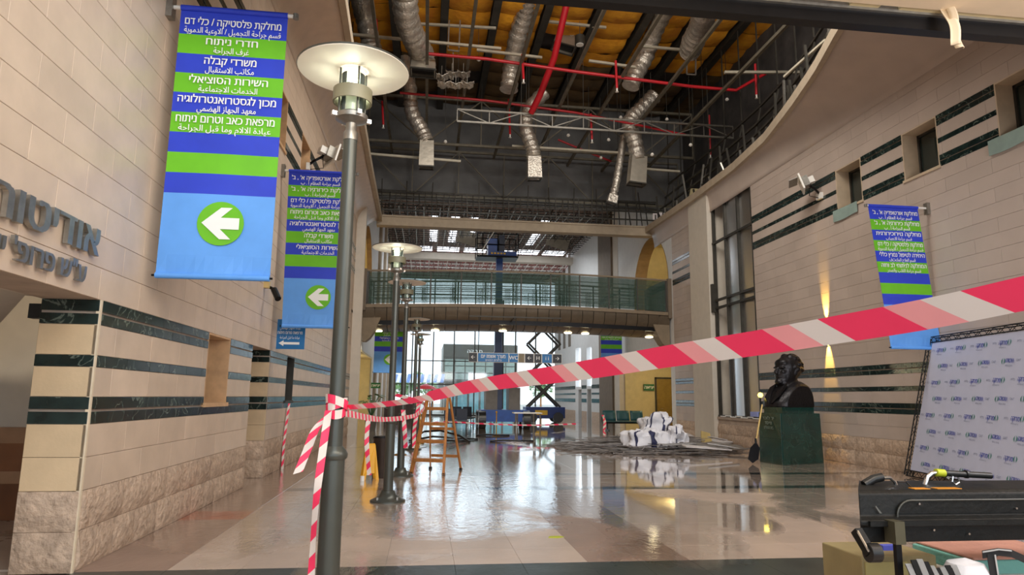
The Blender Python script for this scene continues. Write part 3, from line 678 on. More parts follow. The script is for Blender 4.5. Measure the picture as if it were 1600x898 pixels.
# tangle above the cross beam
fr = thing('hanger_frame', (4, 31.8, 10), 'dense dark hanger frame standing on the cross beam', 'metal framing')
for k in range(46):
    x = -2.3+k*.29; MB().beam((x, 31.4, 9.95), (x+random.uniform(-.08, .08), 31.4+random.uniform(0, .4), 11.3 if k % 4 else 11.9), .045, .045).build('hanger', steel, fr)
for z, yy in ((10.35, 31.45), (10.75, 31.6), (11.1, 31.7), (11.35, 31.8), (11.5, 32.1)): MB().beam((-2.6, yy, z), (11.4, yy, z+random.uniform(-.15, .15)), .06, .06).build('runner', steel, fr)
# ---------------------------------------------------------------- rear hall: ceiling beyond the beam, walls, glass end
tag(MB().b2((-4, 33, 13.0), (15, 57.5, 13.2)).build('ceiling_rear', mat('dusty_ceiling', (132, 112, 100), .9, var=.3)), kind='structure')
m = MB().b2((-3.2, 49.6, 11.75), (11.2, 50.3, 12.25)); tag(m.build('trim_8', paint), kind='structure')
rg = thing('ceiling_grid', (4, 42, 12.4), 'bare ceiling grid between the cross beam and the pale beam behind it', 'ceiling grid')
for i in range(30): x = -2.8+i*.48; MB().beam((x, 38, 12.45), (x+random.uniform(-.1, .1), 49.5, 12.45), .05).build('grid_bar', galv if i % 3 else steel, rg)
for j in range(20): yy = 38+j*.6; MB().beam((-2.9, yy, 12.45), (11, yy, 12.45), .05).build('cross_bar', steel, rg)
m = MB()
for k in range(420):
    x = random.uniform(-2.8, 10.8); yy = random.uniform(38, 49.4); m.beam((x, yy, 12.3), (x+random.uniform(-.5, .5), yy+random.uniform(-.5, .5), 12.85), .03)
tag(m.build('hanger_tangle', steel, rg), kind='stuff')
rg2 = thing('ceiling_grid', (4, 53, 12), 'reddish lit ceiling grid above the far glass wall', 'ceiling grid')
pinkm = mat('primer_red_steel', (150, 96, 88), .6, var=.3)
for i in range(40): x = -2.8+i*.35; MB().beam((x, 50.4, 11.9), (x+random.uniform(-.1, .1), 57, 11.6), .05).build('grid_bar', pinkm if i % 2 else whitep, rg2)
for j in range(11): yy = 50.6+j*.6; MB().beam((-2.9, yy, 11.9-j*.03), (11, yy, 11.9-j*.03), .05).build('cross_bar', pinkm if j % 2 else whitep, rg2)
m = MB()
for k in range(300):
    x = random.uniform(-2.8, 10.8); yy = random.uniform(50.4, 57); m.beam((x, yy, 11.9), (x+random.uniform(-.5, .5), yy+random.uniform(-.5, .5), 12.7), .03)
tag(m.build('hanger_tangle', pinkm, rg2), kind='stuff')
# roof skylights of the rear hall
skl = mat('skylight_panel', (240, 246, 255), .5, emit=2.2)
for i, (x, w_) in enumerate([(.0, .5), (1.35, .5), (2.6, .5), (7.2, .5)]):
    o = MB().b2((x, 42, 12.93), (x+w_, 49, 13.0)).build('rooflight', skl, loc=(x, 42, 12.9)); tag(o, ('first', 'second', 'third', 'fourth, rightmost,')[i]+' bright roof light strip from the left over the rear hall', 'skylight', 'bright strips in the rear ceiling')
for i in range(6):
    x = -1.5+i*2.1; o = MB().b2((x, 51, 12.93), (x+1.7, 52.3, 13.0)).build('rooflight', skl, loc=(x, 51, 12.8)); tag(o, ('first', 'second', 'third', 'fourth', 'fifth', 'sixth')[i]+' wide roof light from the left, just behind the pale beam', 'skylight', 'bright panels behind the pale beam')
# tilted loose ceiling panels
for p, q, yy, lb in [((855, 385), (888, 372), 45, 'loose tilted ceiling panel right of the lift basket'), ((720, 378), (745, 368), 45, 'loose ceiling panel left of the lift basket')]:
    a = P(*p, yy); o = MB().b2((-.8, -.02, -.4), (.8, .02, .5)).build('loose_board', mat('grey_panel', (140, 132, 116), .8), local=True); o.location = P((p[0]+q[0])/2, (p[1]+q[1])/2, yy); o.rotation_euler = (.3, .25, .1); tag(o, lb, 'panel')
# rear walls
AY0, AY1 = 29.3, 34.4
def archwall(x0, x1, side):
    # wall with an arch opening above bridge level and a low opening below
    y0, y1 = 28.8, 37.4; yc = (AY0+AY1)/2; R = (AY1-AY0)/2; zs = 7.0
    pts = [(y0, 3.6), (y0, 13), (y1, 13), (y1, 3.6)]
    m = MB(); n = 20; xa, xb = min(x0, x1), max(x0, x1)
    m.b2((xa, y0, 3.6), (xb, y1, 5.2)); m.b2((xa, y0, 5.2), (xb, AY0, 9.85)); m.b2((xa, AY1, 5.2), (xb, y1, 9.85)); m.b2((xa, AY0, zs+R+.02), (xb, AY1, 9.85)); m.b2((xa, 32.95, 9.85), (xb, y1, 13))
    for k in range(n):
        a0 = PI*k/n; a1 = PI*(k+1)/n; ya, za = yc-R*math.cos(a0), zs+R*math.sin(a0)*1; yb, zb = yc-R*math.cos(a1), zs+R*math.sin(a1)
        m.prism([(xa, ya, za), (xa, yb, zb), (xa, yb, zs+R+.02), (xa, ya, zs+R+.02)], (xb-xa, 0, 0))
    m.b2((xa, y0, 0), (xb, y0+.5, 3.6)) if side == 'r' else m.b2((xa, y0, 0), (xb, y0+1.2, 3.6))
    w = tag(m.build('wall_right_rear' if side == 'r' else 'wall_left_rear', paintw), kind='structure')
    m = MB()
    for k in range(n):
        a0 = PI*k/n; a1 = PI*(k+1)/n; ya, za = yc-R*math.cos(a0)*.995, zs+R*math.sin(a0)*.995; yb, zb = yc-R*math.cos(a1)*.995, zs+R*math.sin(a1)*.995
        m.quad([(xa-.02, ya, za), (xa-.02, yb, zb), (xb+.02, yb, zb), (xb+.02, ya, za)])
    m.quad([(xa-.02, AY1-.01, 5.2), (xa-.02, AY1-.01, zs), (xb+.02, AY1-.01, zs), (xb+.02, AY1-.01, 5.2)])
    m.build('arch_reveal', mat('arch_brown', (132, 104, 66), .6), w)
    s = 1 if side == 'r' else -1; xo = xb if side == 'r' else xa
    m = MB(); m.b2((xo+s*3.2, 28, 3.6), (xo+s*3.3, 38, 11)); m.b2((xo, 37.3, 3.6), (xo+s*3.3, 37.4, 11)); m.b2((xo, 28, 3.6), (xo+s*3.3, 28.1, 11)); m.b2((xo, 28, 5.0), (xo+s*3.3, 38, 5.1)); m.b2((xo, 28, 10.4), (xo+s*3.3, 38, 10.5))
    m.build('gallery_wall', yellowp, w)
    bulb('gallery_lamp', (xo+s*1.6, 32, 9.6), 130, (1, .82, .5))
    return w
wrr = archwall(XR, XR+.6, 'r'); wlr = archwall(-3.1, -2.9, 'l')
MB().b2((XR+.7, 36.9, 7.1), (XR+2.0, 37.28, 7.3)).build('ledge', concrete, wrr)
# lower side rooms
m = MB(); m.b2((XR+.3, 37.4, 0), (15.2, 37.5, 3.6)); m.b2((15.1, 28.8, 0), (15.2, 37.4, 3.6)); m.b2((XR+.6, 28.8, 0), (15.2, 29.0, 3.6)); m.b2((XR, 28.8, 3.55), (15.2, 37.4, 3.65))
tag(m.build('wall_corridor_right', yellowp), kind='structure')
bulb('corridor_lamp', (12.8, 34, 3.2), 70, (1, .84, .5)); 
m = MB(); m.b2((-7, 37.4, 0), (-3.0, 37.5, 3.6)); m.b2((-7, 29.9, 0), (-6.9, 37.4, 3.6)); m.b2((-7, 29.9, 0), (-3.2, 30, 3.6)); m.b2((-7, 29.9, 3.55), (-2.9, 37.4, 3.65))
tag(m.build('wall_corridor_left', yellowp), kind='structure'); bulb('corridor_lamp_left', (-4.3, 34, 3.1), 70, (1, .86, .52))
d = tag(MB().b2((13.07, 37.33, 0), (14.35, 37.38, 2.72)).build('door_1', mat('olive_steel_door', (148, 124, 66), .35, .3)), kind='structure')
m = MB(); m.b2((12.98, 37.3, 0), (13.07, 37.39, 2.8)); m.b2((14.35, 37.3, 0), (14.5, 37.39, 2.8)); m.b2((12.98, 37.3, 2.72), (14.5, 37.39, 2.82)); m.build('door_frame', steel, d); MB().tube((13.25, 37.28, 1.05), (13.4, 37.28, 1.05), .02).build('door_handle', chrome, d)
c = P(1014, 605, 37.28); ex = thing('exit_sign', c, 'small green exit sign on the yellow wall beside the door', 'sign'); MB().box(c, (.62, .03, .36)).build('panel', mat('exit_green', (16, 104, 52), .5), ex); text('יציאה', .26, white, ex, Vector((0, -.02, 0)), FRONT, bold=.02)
c = P(587, 602, 37.28); ex = thing('exit_sign', c, 'small green exit sign on the yellow wall at far left', 'sign'); MB().box(c, (.5, .03, .3)).build('panel', MATS['exit_green'], ex); text('יציאה', .2, white, ex, Vector((0, -.02, 0)), FRONT, bold=.02)
# right rear: pilasters and wall with tall windows
tag(MB().b2((XR, 37.5, 0), (XR+.5, 38.6, 13)).build('trim_9', paint), kind='structure')
tag(MB().b2((XR-.12, 38.6, 0), (XR+.5, 41.6, 13)).build('trim_10', concrete), kind='structure')
RW2 = [(44.0, 45.4, 2.4, 5.0), (47.2, 48.9, 2.4, 5.2), (44.2, 45.3, .0, 2.2), (47.0, 48.0, 0, 2.2)]
mb = MB(); backing(mb, 41.6, 57, 0, 13, RW2, lambda m, a, b, c, d: m.b2((XR, a, c), (XR+.4, b, d))); wfar = tag(mb.build('wall_right_far', paintw), kind='structure')
for i, h in enumerate(RW2):
    gl = mat('bright_pane', (226, 238, 250), .3, emit=1.4) if i < 2 else glassd
    o = tag(MB().b2((XR+.3, h[0], h[2]), (XR+.34, h[1], h[3])).build('window_%d' % (13+i), gl), kind='structure')
    MB().b2((XR+.22, (h[0]+h[1])/2-.03, h[2]), (XR+.3, (h[0]+h[1])/2+.03, h[3])).build('mullion', steel, o)
for z0, z1, mt in ((1.31, 1.56, green), (1.84, 1.95, green), (2.24, 2.475, green), (0, .71, roughst)):
    for k, (ya, yb) in enumerate([(41.7, 44), (45.5, 46.9), (49, 52.5), (52.6, 56.8)]): MB().b2((XR-.02, ya, z0), (XR, yb, z1)).build('marble_strip' if mt is green else 'rough_stone', mt, wfar)
m = MB()
for yy in (50.5, 52.5, 54.5): m.b2((XR-.03, yy, 5.5), (XR, yy+.8, 13))
m.build('pilaster_strip', concrete, wfar)
# left rear
mb = MB(); backing(mb, 37.5, 57, 0, 13, [(40, 42, 0, 2.6)], lambda m, a, b, c, d: m.b2((-3.1, a, c), (-2.9, b, d))); wlf = tag(mb.build('wall_left_far', paintw), kind='structure')
for ya in (38.5, 43, 47.5, 52): MB().b2((-2.9, ya, 0), (-2.75, ya+.9, 13)).build('pilaster_strip', cornm, wlf)
tag(MB().b2((-3.1, 28.5, 0), (-2.72, 28.78, 9.7)).build('trim_11', paint), kind='structure')
# glass end wall
ge = tag(MB().b2((-3.1, 56.9, 11.5), (11.4, 57.1, 13.1)).build('wall_end', paintw), kind='structure')
gw = tag(MB().b2((-3.1, 56.9, 0), (11.4, 57.1, .15)).build('window_17', steel), kind='structure')
for k in range(9): x = -2.9+k*1.74; MB().b2((x-.05, 56.9, .15), (x+.05, 57.05, 11.5)).build('mullion', steel, gw)
for z in (2.6, 4.55, 8.4, 10.2): MB().b2((-3, 56.92, z-.04), (11.3, 57.03, z+.04)).build('transom', steel, gw)
for k in range(8): x = -2.85+k*1.74; MB().b2((x, 56.97, .15), (x+1.64, 56.99, 11.5)).build('pane', mat('end_glass', (236, 244, 244), .05, alpha=.04), gw)
# ---------------------------------------------------------------- canopy edge above the camera
cz = 5.78
cn = tag(MB().b2((1.0, -6, 6.15), (XR, 6.3, 6.25)).build('ceiling_canopy', mat('cream_ceiling', (226, 206, 176), .8, var=.04)), kind='structure')
m = MB(); m.prism([(2.6, 6.35, 5.98), (XR, 6.35, 5.98), (XR, 4.8, 5.92), (3.6, 4.8, 5.92)], (0, 0, .03)); m.build('ceiling_board', MATS['cream_ceiling'], cn)
for xa, xb in ((2.2, 3.9), (4.6, 4.95), (5.2, 8.9)): MB().b2((xa, 6.36, 5.99), (xb, 6.42, 6.07)).build('edge_board', mat('board_edge', (196, 180, 140), .8), cn)
MB().b2((-2.0, 6.42, 5.96), (XR, 6.46, 6.2)).build('edge_profile', galv, cn)
o = tag(MB().b2((-3.1, 6.46, 5.80), (XR, 6.6, 5.97)).build('trim_12', blackm), kind='structure')
m = MB(); c = P(1490, 30, 6.3)
def strip(dx0, dx1, w0, w1, zt, zb, ph):
    def fn(a, b): return (c.x+dx0+(dx1-dx0)*b+(w0+(w1-w0)*b)*(a-.5), 6.3-.35*b*0+.03*math.sin(b*7+ph)+.03*math.sin(a*5+ph), zt+(zb-zt)*b)
    m.grid(fn, 4, 14)
strip(-.1, -.0, .11, .10, 6.14, 5.56, 0); strip(-.06, .07, .1, .09, 6.14, 5.52, 2)
tp = solid(m.build('torn_strip', mat('torn_paper', (216, 196, 166), .8, var=.06), smooth=True, loc=c), .006); tag(tp, 'torn cream strip of ceiling lining hanging over the black beam', 'torn strip')

# ---------------------------------------------------------------- footbridge
BY = 29.0
br = thing('footbridge', (4, BY+1.5, 4.4), 'curved-bellied footbridge with glass railing crossing the hall', 'footbridge')
bx0, bx1 = -2.75, 10.9
def bz(x): t = (x-bx0)/(bx1-bx0); return .16*math.sin(PI*t)
MBk = MB()
for k in range(24):
    xa = bx0+(bx1-bx0)*k/24; xb = bx0+(bx1-bx0)*(k+1)/24
    MBk.prism([(xa, BY, 5.32+bz(xa)), (xb, BY, 5.32+bz(xb)), (xb, BY, 5.46+bz(xb)), (xa, BY, 5.46+bz(xa))], (0, 3, 0))
MBk.build('deck', mat('bridge_edge', (128, 112, 90), .6), br)
bell = mat('bridge_panel', (104, 92, 76), .38, .35, var=.1, island=.08)
NPN = 27
for k in range(NPN):
    xa = bx0+(bx1-bx0)*k/NPN+.012; xb = bx0+(bx1-bx0)*(k+1)/NPN-.012; m = MB()
    def fn(a, b, xa=xa, xb=xb):
        x = xa+(xb-xa)*a; t = b*PI; return (x, BY+1.5-1.42*math.cos(t), 5.32+bz(x)-.92*math.sin(t)**.8)
    m.grid(fn, 1, 10); m.build('belly_panel', bell, br, smooth=True)
MBk = MB()
for k in range(12):
    xa = bx0+(bx1-bx0)*k/12; xb = bx0+(bx1-bx0)*(k+1)/12
    MBk.prism([(xa, BY+.3, 4.6+bz(xa)), (xb, BY+.3, 4.6+bz(xb)), (xb, BY+.3, 5.3+bz(xb)), (xa, BY+.3, 5.3+bz(xa))], (0, 2.4, 0))
MBk.build('core', blackm, br)
tint = mat('tinted_glass', (70, 104, 92), .08, alpha=.30)
def railing(y, front):
    n = 10; L_ = bx1-bx0-.4; d = L_/n
    for k in range(n+1):
        x = bx0+.2+k*d; MB().b2((x-.03, y-.03, 5.4+bz(x)), (x+.03, y+.03, 6.9+bz(x))).build('post', steel, br)
    m = MB()
    for k in range(20): xa = bx0+(bx1-bx0)*k/20; xb = bx0+(bx1-bx0)*(k+1)/20; m.beam((xa, y, 6.93+bz(xa)), (xb, y, 6.93+bz(xb)), .1, .07)
    m.build('handrail', MATS['bridge_edge'], br)
    for k in range(n):
        xa = bx0+.2+k*d; xb = xa+d; za = bz(xa); 
        if front: MB().prism([(xa+.03, y-.06, 5.5+za), (xb-.03, y-.06, 5.5+bz(xb)), (xb-.03, y-.06, 6.86+bz(xb)), (xa+.03, y-.06, 6.86+za)], (0, .015, 0)).build('glass_panel', tint, br)
        m = MB()
        for z in (5.75, 6.1, 6.28, 6.45, 6.62): m.beam((xa, y+.03, z+za), (xb, y+.03, z+bz(xb)), .03, .03)
        for q in (-.14, -.07, .0, .07): m.beam((xb-.22+q, y+.03, 5.6+bz(xb)), (xb-.22+q, y+.03, 6.62+bz(xb)), .025, .025)
        m.build('grille', galv if front else steel, br)
railing(BY+.1, True); railing(BY+2.9, False)
for i, px in enumerate((591, 680, 786, 888, 915, 1015)):
    q = P(px, 512, BY+1.1); zz = 4.42+bz(q.x); o = MB().lathe((q.x, BY+1.2, zz-.04), [(.0, .0), (.16, 0), (.18, .03), (.18, .05)], 16).build('downlight', mat('downlight_glow', (255, 238, 190), .4, emit=5.0 if i in (0, 2, 3) else .4), br)
    if i in (0, 2, 3): bulb('downlight_lamp', (q.x, BY+1.2, zz-.12), 90, (1, .9, .7), spot=2.4)
for s, x0 in ((1, bx1+.0), (-1, bx0+.0)):
    m = MB(); yb = BY+.2
    prof = [(0, 5.3), (0, 3.9)]+[(-s*(.15+.75*t), 3.9+1.4*t**1.6) for t in (0, .25, .5, .75, 1)]
    m.prism([(x0+a, yb, z) for a, z in prof], (0, .7, 0)); m.build('corbel', MATS['bridge_edge'], br)
    MB().b2((x0-.12 if s > 0 else x0-.15, BY-.05, 5.2), (x0+.15 if s > 0 else x0+.12, BY+3, 7.0)).build('end_post', concrete, br)

# ---------------------------------------------------------------- street lamps
def lamp(x, y, lbl, lit=True):
    t = thing('street_lamp', (x, y, 0), lbl, 'street lamp', 'indoor street lamps in a row down the hall')
    L = lambda name, prof, mt, n=24, z=0: MB().lathe((x, y, z), prof, n).build(name, mt, t, smooth=True)
    L('base', [(.27, 0), (.27, .02), (.2, .05), (.13, .09), (.1, .16)], polem)
    m = MB()
    for k in range(4): a = PI/4+k*PI/2; m.lathe((x+.21*math.cos(a), y+.21*math.sin(a), .03), [(.025, 0), (.025, .05), (0, .05)], 6)
    bo = m.build('bolts', galv, t); bo['kind'] = 'stuff'
    L('lower_pole', [(.076, .1), (.074, 1.2)], polem)
    L('collar', [(.076, 1.17), (.090, 1.185), (.092, 1.21), (.078, 1.235), (.055, 1.26)], polem)
    L('upper_pole', [(.054, 1.24), (.049, 3.45)], polem)
    L('neck', [(.052, 3.44), (.052, 3.5), (.04, 3.52), (.04, 3.57), (.115, 3.6), (.12, 3.63), (.09, 3.65), (.0, 3.65)], galv)
    MB().ring((x, y, 0), [(.085, 3.65), (.085, 3.95), (.08, 3.95), (.08, 3.65)]).build('glass_cylinder', glass, t, smooth=True)
    L('diffuser', [(.072, 3.66), (.072, 3.81), (.0, 3.81)], mat('lamp_opal_tube', (250, 238, 200), .4, emit=.3) if lit else mat('opal_off', (200, 196, 180), .4))
    MB().ring((x, y, 0), [(.142, 3.73), (.142, 3.83), (.132, 3.83), (.132, 3.73)]).build('shade_ring', mat('ring_olive', (132, 128, 104), .45), t, smooth=True)
    for k in range(4):
        a = .5+k*PI/2; rx, ry = x+.128*math.cos(a), y+.128*math.sin(a)
        MB().tube((rx*.0+x+.1*math.cos(a), y+.1*math.sin(a), 3.62), (x+.1*math.cos(a), y+.1*math.sin(a), 3.99), .008, 6).build('rod', polem, t)
        MB().box((x+.13*math.cos(a), y+.13*math.sin(a), 3.62), (.04, .03, .03), a).build('clamp', chrome, t)
    L('cone', [(.0, 3.89), (.05, 3.92), (.1, 3.985)], lampc if lit else MATS['opal_off'])
    L('shade_disc', [(.405, 3.985), (.41, 3.995), (.2, 4.03), (.0, 4.04)], polem, 48)
    L('shade_underside', [(.0, 3.982), (.2, 3.985), (.402, 3.98), (.405, 3.984)], mat('shade_white', (238, 230, 216), .6, var=.02), 48)
    if lit: bulb('lamp_bulb', (x+.0, y, 3.865), 6, (1, .94, .84), .05)
    return t
lamp(-.6, 4.8, 'nearest street lamp, its white disc shade high before the banners, tape tied round it')
lamp(-.52, 10.9, 'second nearest street lamp, a short strand of tape tied at its collar', True)
lamp(-.45, 14.3, 'third street lamp standing close behind the second one by the dark bin', False)
lamp(-.32, 21.2, 'fourth street lamp, just left of the wooden ladder', False)
lamp(-.25, 26.5, 'farthest street lamp, hidden low behind the others under the bridge', False)

# ---------------------------------------------------------------- banners
DK = [("מחלקת אורטופדיה א' , ב'", 'قسم جراحة العظام أ . ب'), ("מחלקת כירורגיה א' , ב'", 'قسم الجراحة أ . ب'), ('מחלקת פלסטיקה / כלי דם', 'قسم جراحة التجميل / الاوعية الدموية'), ('מרפאת כאב וטרום ניתוח', 'عيادة الالام وما قبل الجراحة'),
      ('מכון לגסטרואנטרולוגיה', 'معهد الجهاز الهضمي'), ('משרדי קבלה', 'مكاتب الاستقبال'), ('השירות הסוציאלי', 'الخدمات الاجتماعية')]
B1 = [DK[2], ('חדרי ניתוח', 'غرف الجراحة'), DK[5], DK[6], DK[4], DK[3], None, None, None]
B2 = DK+[None, None]
B3 = [DK[0], DK[1], ('מחלקה נוירוכירורגית', 'قسم جراحة الاعصاب'), DK[2], ('היחידה לטיפול נמרץ כללי', 'قسم العلاج المكثف'), ('המחלקה לניתוחי לב וחזה', 'قسم جراحة القلب والصدر'), None, None, None]
def banner(xw, side, y, zt, rows, lbl, x0=None, x1=None, h=3.16, arrow=True, detail=True, sway=0.0, first=.32, rh=.238, words=True):
    t = thing('hanging_banner', (x0, y, zt-h), lbl, 'banner', 'blue and green direction banners on the walls')
    w = x1-x0; zs = [0, first]
    for k in range(8): zs.append(zs[-1]+rh)
    zs.append(h); m = MB(); N_ = 12
    def X(a, d): return x0+w*a+sway*d/h
    def Yf(a, d): return y+.010*math.sin(a*PI*2+d)*(d/h)+(.02*math.sin(a*9) if d > h-.1 else 0)
    for k in range(len(zs)-1):
        m.mi = 2 if k == len(zs)-2 else k % 2
        n = 1 if k < len(zs)-2 else 4
        for j in range(n):
            da = zs[k]+(zs[k+1]-zs[k])*j/n; db = zs[k]+(zs[k+1]-zs[k])*(j+1)/n
            for i in range(N_):
                a, b = i/N_, (i+1)/N_
                m.quad([(X(a, db), Yf(a, db), zt-db), (X(b, db), Yf(b, db), zt-db), (X(b, da), Yf(b, da), zt-da), (X(a, da), Yf(a, da), zt-da)])
    solid(m.build('cloth', [bluec, greenc, skyc], t), .004)
    MB().tube((x0, y, zt+.0), (x1, y, zt+.0), .036, 12).build('sleeve', bluec, t, smooth=True)
    MB().tube((X(0, h), y, zt-h), (X(1, h), y, zt-h), .034, 12).build('bottom_sleeve', skyc, t, smooth=True)
    pa = xw; pb = x1+.09 if side > 0 else x0-.05
    MB().tube((pa, y, zt), (pb, y, zt), .024, 10).build('rod', whitep, t, smooth=True)
    MB().lathe((pb, y, zt), [(0, -.03), (.035, -.03), (.035, .03), (0, .03)], 10).build('rod_cap', galv, t)
    MB().b2((pa, y-.06, zt-.14), (pa+side*.07, y+.06, zt+.12)).build('bracket', galv, t)
    MB().tube((X(0, h)-.04, y, zt-h), (X(1, h)+.03, y, zt-h), .012, 8).build('bottom_rod', blackm, t)
    if words:
        for k, r in enumerate(rows):
            if not r: continue
            z = -zs[k+1]+rh*.5-.01+ (zt-(zt-h)); cx = w/2+sway*zs[k+1]/h; Wm = w*.9
            he, ar = r
            text(he, .13, white, t, Vector((cx, -.022, z+.045)), FRONT, bold=.022, width=min(Wm, .058*len(he)))
            text(ar, .10, white, t, Vector((cx, -.022, z-.065)), FRONT, bold=.012, width=min(Wm, .036*len(ar)))
    if arrow:
        cx = X(.53, h-.6) ; c = Vector((cx, y-.016, zt-h+.60)); n = 32; R_ = .25
        m = MB(); m.quad([c+Vector((R_*math.cos(-2*PI*i/n), 0, -R_*math.sin(-2*PI*i/n)))*1 for i in range(n)]); solid(m.build('arrow_disc', greenc, t), .003)
        A = [(-.2, 0), (.0, .18), (.12, .18), (.0, .065), (.2, .065), (.2, -.065), (.0, -.065), (.12, -.18), (.0, -.18)]
        m = MB(); c = c+Vector((0, -.01, 0)); m.quad([c+Vector((a, 0, b)) for a, b in A]); solid(m.build('arrow', white, t), .003)
    return t
banner(XL, 1, 7.63, 6.03, B1, 'largest banner at left, white arrow in a green disc near its foot', -2.95, -1.75, 3.16)
banner(XL, 1, 13.9, 6.2, B2, 'second left banner, behind the nearest lamp post', -2.95, -1.65, 3.24, sway=.06, first=.30, rh=.245)
rb0 = P(1356, 321, 13.15); rb1 = P(1433, 321, 13.15)
banner(XR, -1, 13.15, rb0.z, B3, 'banner on the right wall, the striped tape crossing its lower half', rb0.x, rb1.x, 3.1, arrow=False, sway=.28, first=.30, rh=.235)
banner(-2.9, 1, 32.4, 5.9, B2, 'far left banner seen below the footbridge', -2.45, -1.1, 3.2, sway=0, words=True)
banner(XR, -1, 36.4, 6.3, B3, 'far right banner seen below the footbridge', 9.6, 10.8, 3.1, arrow=False, words=True)
# blue wall sign below the second banner
a = PX(432, 498, XL); b = PX(476, 544, XL)
c = P(453, 521, 14.45); t = thing('wall_sign', (c.x, 14.5, c.z), 'blue wall sign with a white arrow just under the second left banner', 'sign')
MB().b2((c.x-.3, 14.48, c.z-.32), (c.x+.3, 14.5, c.z+.30)).build('panel', signb, t); MB().b2((XL+.02, 14.49, c.z-.3), (c.x-.3, 14.51, c.z-.26)).build('bracket', galv, t)
text('מרפאת טרום ניתוח', .09, white, t, Vector((0, -.03, .02)), FRONT, bold=.02, width=.5); text('عيادة الجهاز الهضمي', .08, white, t, Vector((0, -.03, .12)), FRONT, width=.42); text('عيادة ما قبل الجراحة', .08, white, t, Vector((0, -.03, -.08)), FRONT, width=.4)
m = MB(); m.quad([Vector((c.x, 14.465, c.z-.2))+Vector((u_, 0, v_)) for u_, v_ in [(-.22, 0), (-.12, .06), (-.12, .025), (.2, .025), (.2, -.025), (-.12, -.025), (-.12, -.06)]]); m.build('arrow', white, t)
# overhead direction sign
sy = 27.6; a = P(733, 551, sy); b = P(878, 567, sy); h_ = P(733, 551, sy).z-P(733, 566, sy).z
t = thing('overhead_sign', ((a.x+b.x)/2, sy, b.z), 'long overhead direction sign in black and blue hanging under the footbridge', 'sign')
zc = (a.z+b.z)/2; MB().b2((a.x, sy, zc-h_/2), (b.x, sy+.12, zc+h_/2)).build('frame', whitep, t)
Ls = b.x-a.x; blk = mat('sign_black', (26, 24, 28), .4)
for f0, f1, mt, tx in [(0, .085, blk, '←'), (.095, .42, signb, 'מערך אשפוז יום'), (.43, .52, signb, 'WC'), (.53, .59, mat('sign_blank', (136, 124, 100), .6), None), (.60, .69, blk, '←'), (.70, .775, blk, 'H'), (.785, .89, signb, 'i i'), (.90, .995, blk, '→')]:
    MB().b2((a.x+Ls*f0, sy-.02, zc-h_*.45), (a.x+Ls*f1, sy, zc+h_*.45)).build('sign_panel', mt, t)
    if tx: text(tx, h_*.55, white, t, Vector((a.x+Ls*(f0+f1)/2-(a.x+b.x)/2, -.03, zc-b.z+(h_*.12 if len(tx) > 6 else 0))), FRONT, width=(Ls*(f1-f0)*.8 if len(tx) > 6 else None), bold=.02)
text('ברוכים הבאים', h_*.3, white, t, Vector((a.x+Ls*.26-(a.x+b.x)/2, -.03, zc-b.z-h_*.28)), FRONT)
for f in (.1, .5, .9): MB().tube((a.x+Ls*f, sy+.06, zc+h_/2), (a.x+Ls*f, sy+.06, 4.9), .02, 6).build('hanger_rod', steel, t)
MB().beam((a.x, sy+.06, 4.9), (b.x, sy+.06, 4.9), .05).build('hanger_bar', steel, t); MB().beam((a.x+Ls*.5, sy+.06, 4.92), (a.x+Ls*.5, BY+1, 4.92), .05).build('hanger_arm', steel, t)

# ---------------------------------------------------------------- floodlights
def flood(c, wallx, side, lbl, s=1.0, glass_dir=(-.4, -.7, -.5)):
    t = thing('floodlight', c, lbl, 'floodlight'); c = Vector(c)
    MB().box((wallx-side*.04, c.y, c.z-.35*s), (.08, .22*s, .16*s)).build('junction_box', whitep, t)
    MB().path([(wallx-side*.02, c.y, c.z-.3*s), (wallx-side*.2*s, c.y-.1, c.z-.2*s), tuple(c)], .03*s, 8).build('arm', blackm, t)
    d = nrm(glass_dir); x = d.cross(Vector((0, 0, 1))).normalized(); R = Matrix((x, d, x.cross(d))).transposed()
    MB().box(c, (.36*s, .16*s, .26*s), R).build('housing', galv, t); MB().box(c+d*.1*s, (.62*s, .04*s, .42*s), R).build('reflector_frame', whitep, t)
    MB().box(c+d*.125*s, (.54*s, .01, .34*s), R).build('lens', mat('lens_glass', (196, 190, 170), .1), t)
    MB().box(c-d*.15*s, (.2*s, .14*s, .16*s), R).build('gear_box', whitep, t)
    MB().path([tuple(c-d*.15*s), (c.x+side*.1, c.y, c.z-.35*s), (wallx-side*.05, c.y, c.z-.4*s)], .012, 6).build('cable', blackm, t)
    m = MB(); m.box(c+d*.3*s+Vector((0, 0, .12*s)), (.66*s, .22*s, .02), R); m.build('visor', galv, t)
q = PX(1258, 285, XR-.45); flood((q.x, q.y, q.z), XR, 1, 'floodlight on the right wall by the upper green stripes', 1.1, (-.8, .45, -.3))
q = PX(513, 240, XL+.5); flood((q.x, q.y, q.z), XL, -1, 'floodlight high on the left wall above the second banner', 1.1, (.8, .5, -.25))
q = PX(428, 452, XL+.18); t = thing('spotlight', q, 'small dark spotlight with a yellowed bracket under the largest banner', 'spotlight')
MB().box((XL+.05, q.y, q.z+.12), (.1, .12, .2)).build('bracket', mat('aged_plastic', (206, 180, 120), .5), t); MB().tube(q, q+Vector((.12, -.14, -.2)), .06, 10).build('lamp_head', blackm, t); MB().tube(q+Vector((-.1, .05, .05)), q+Vector((.0, 0, 0)), .03, 8).build('joint', blackm, t)
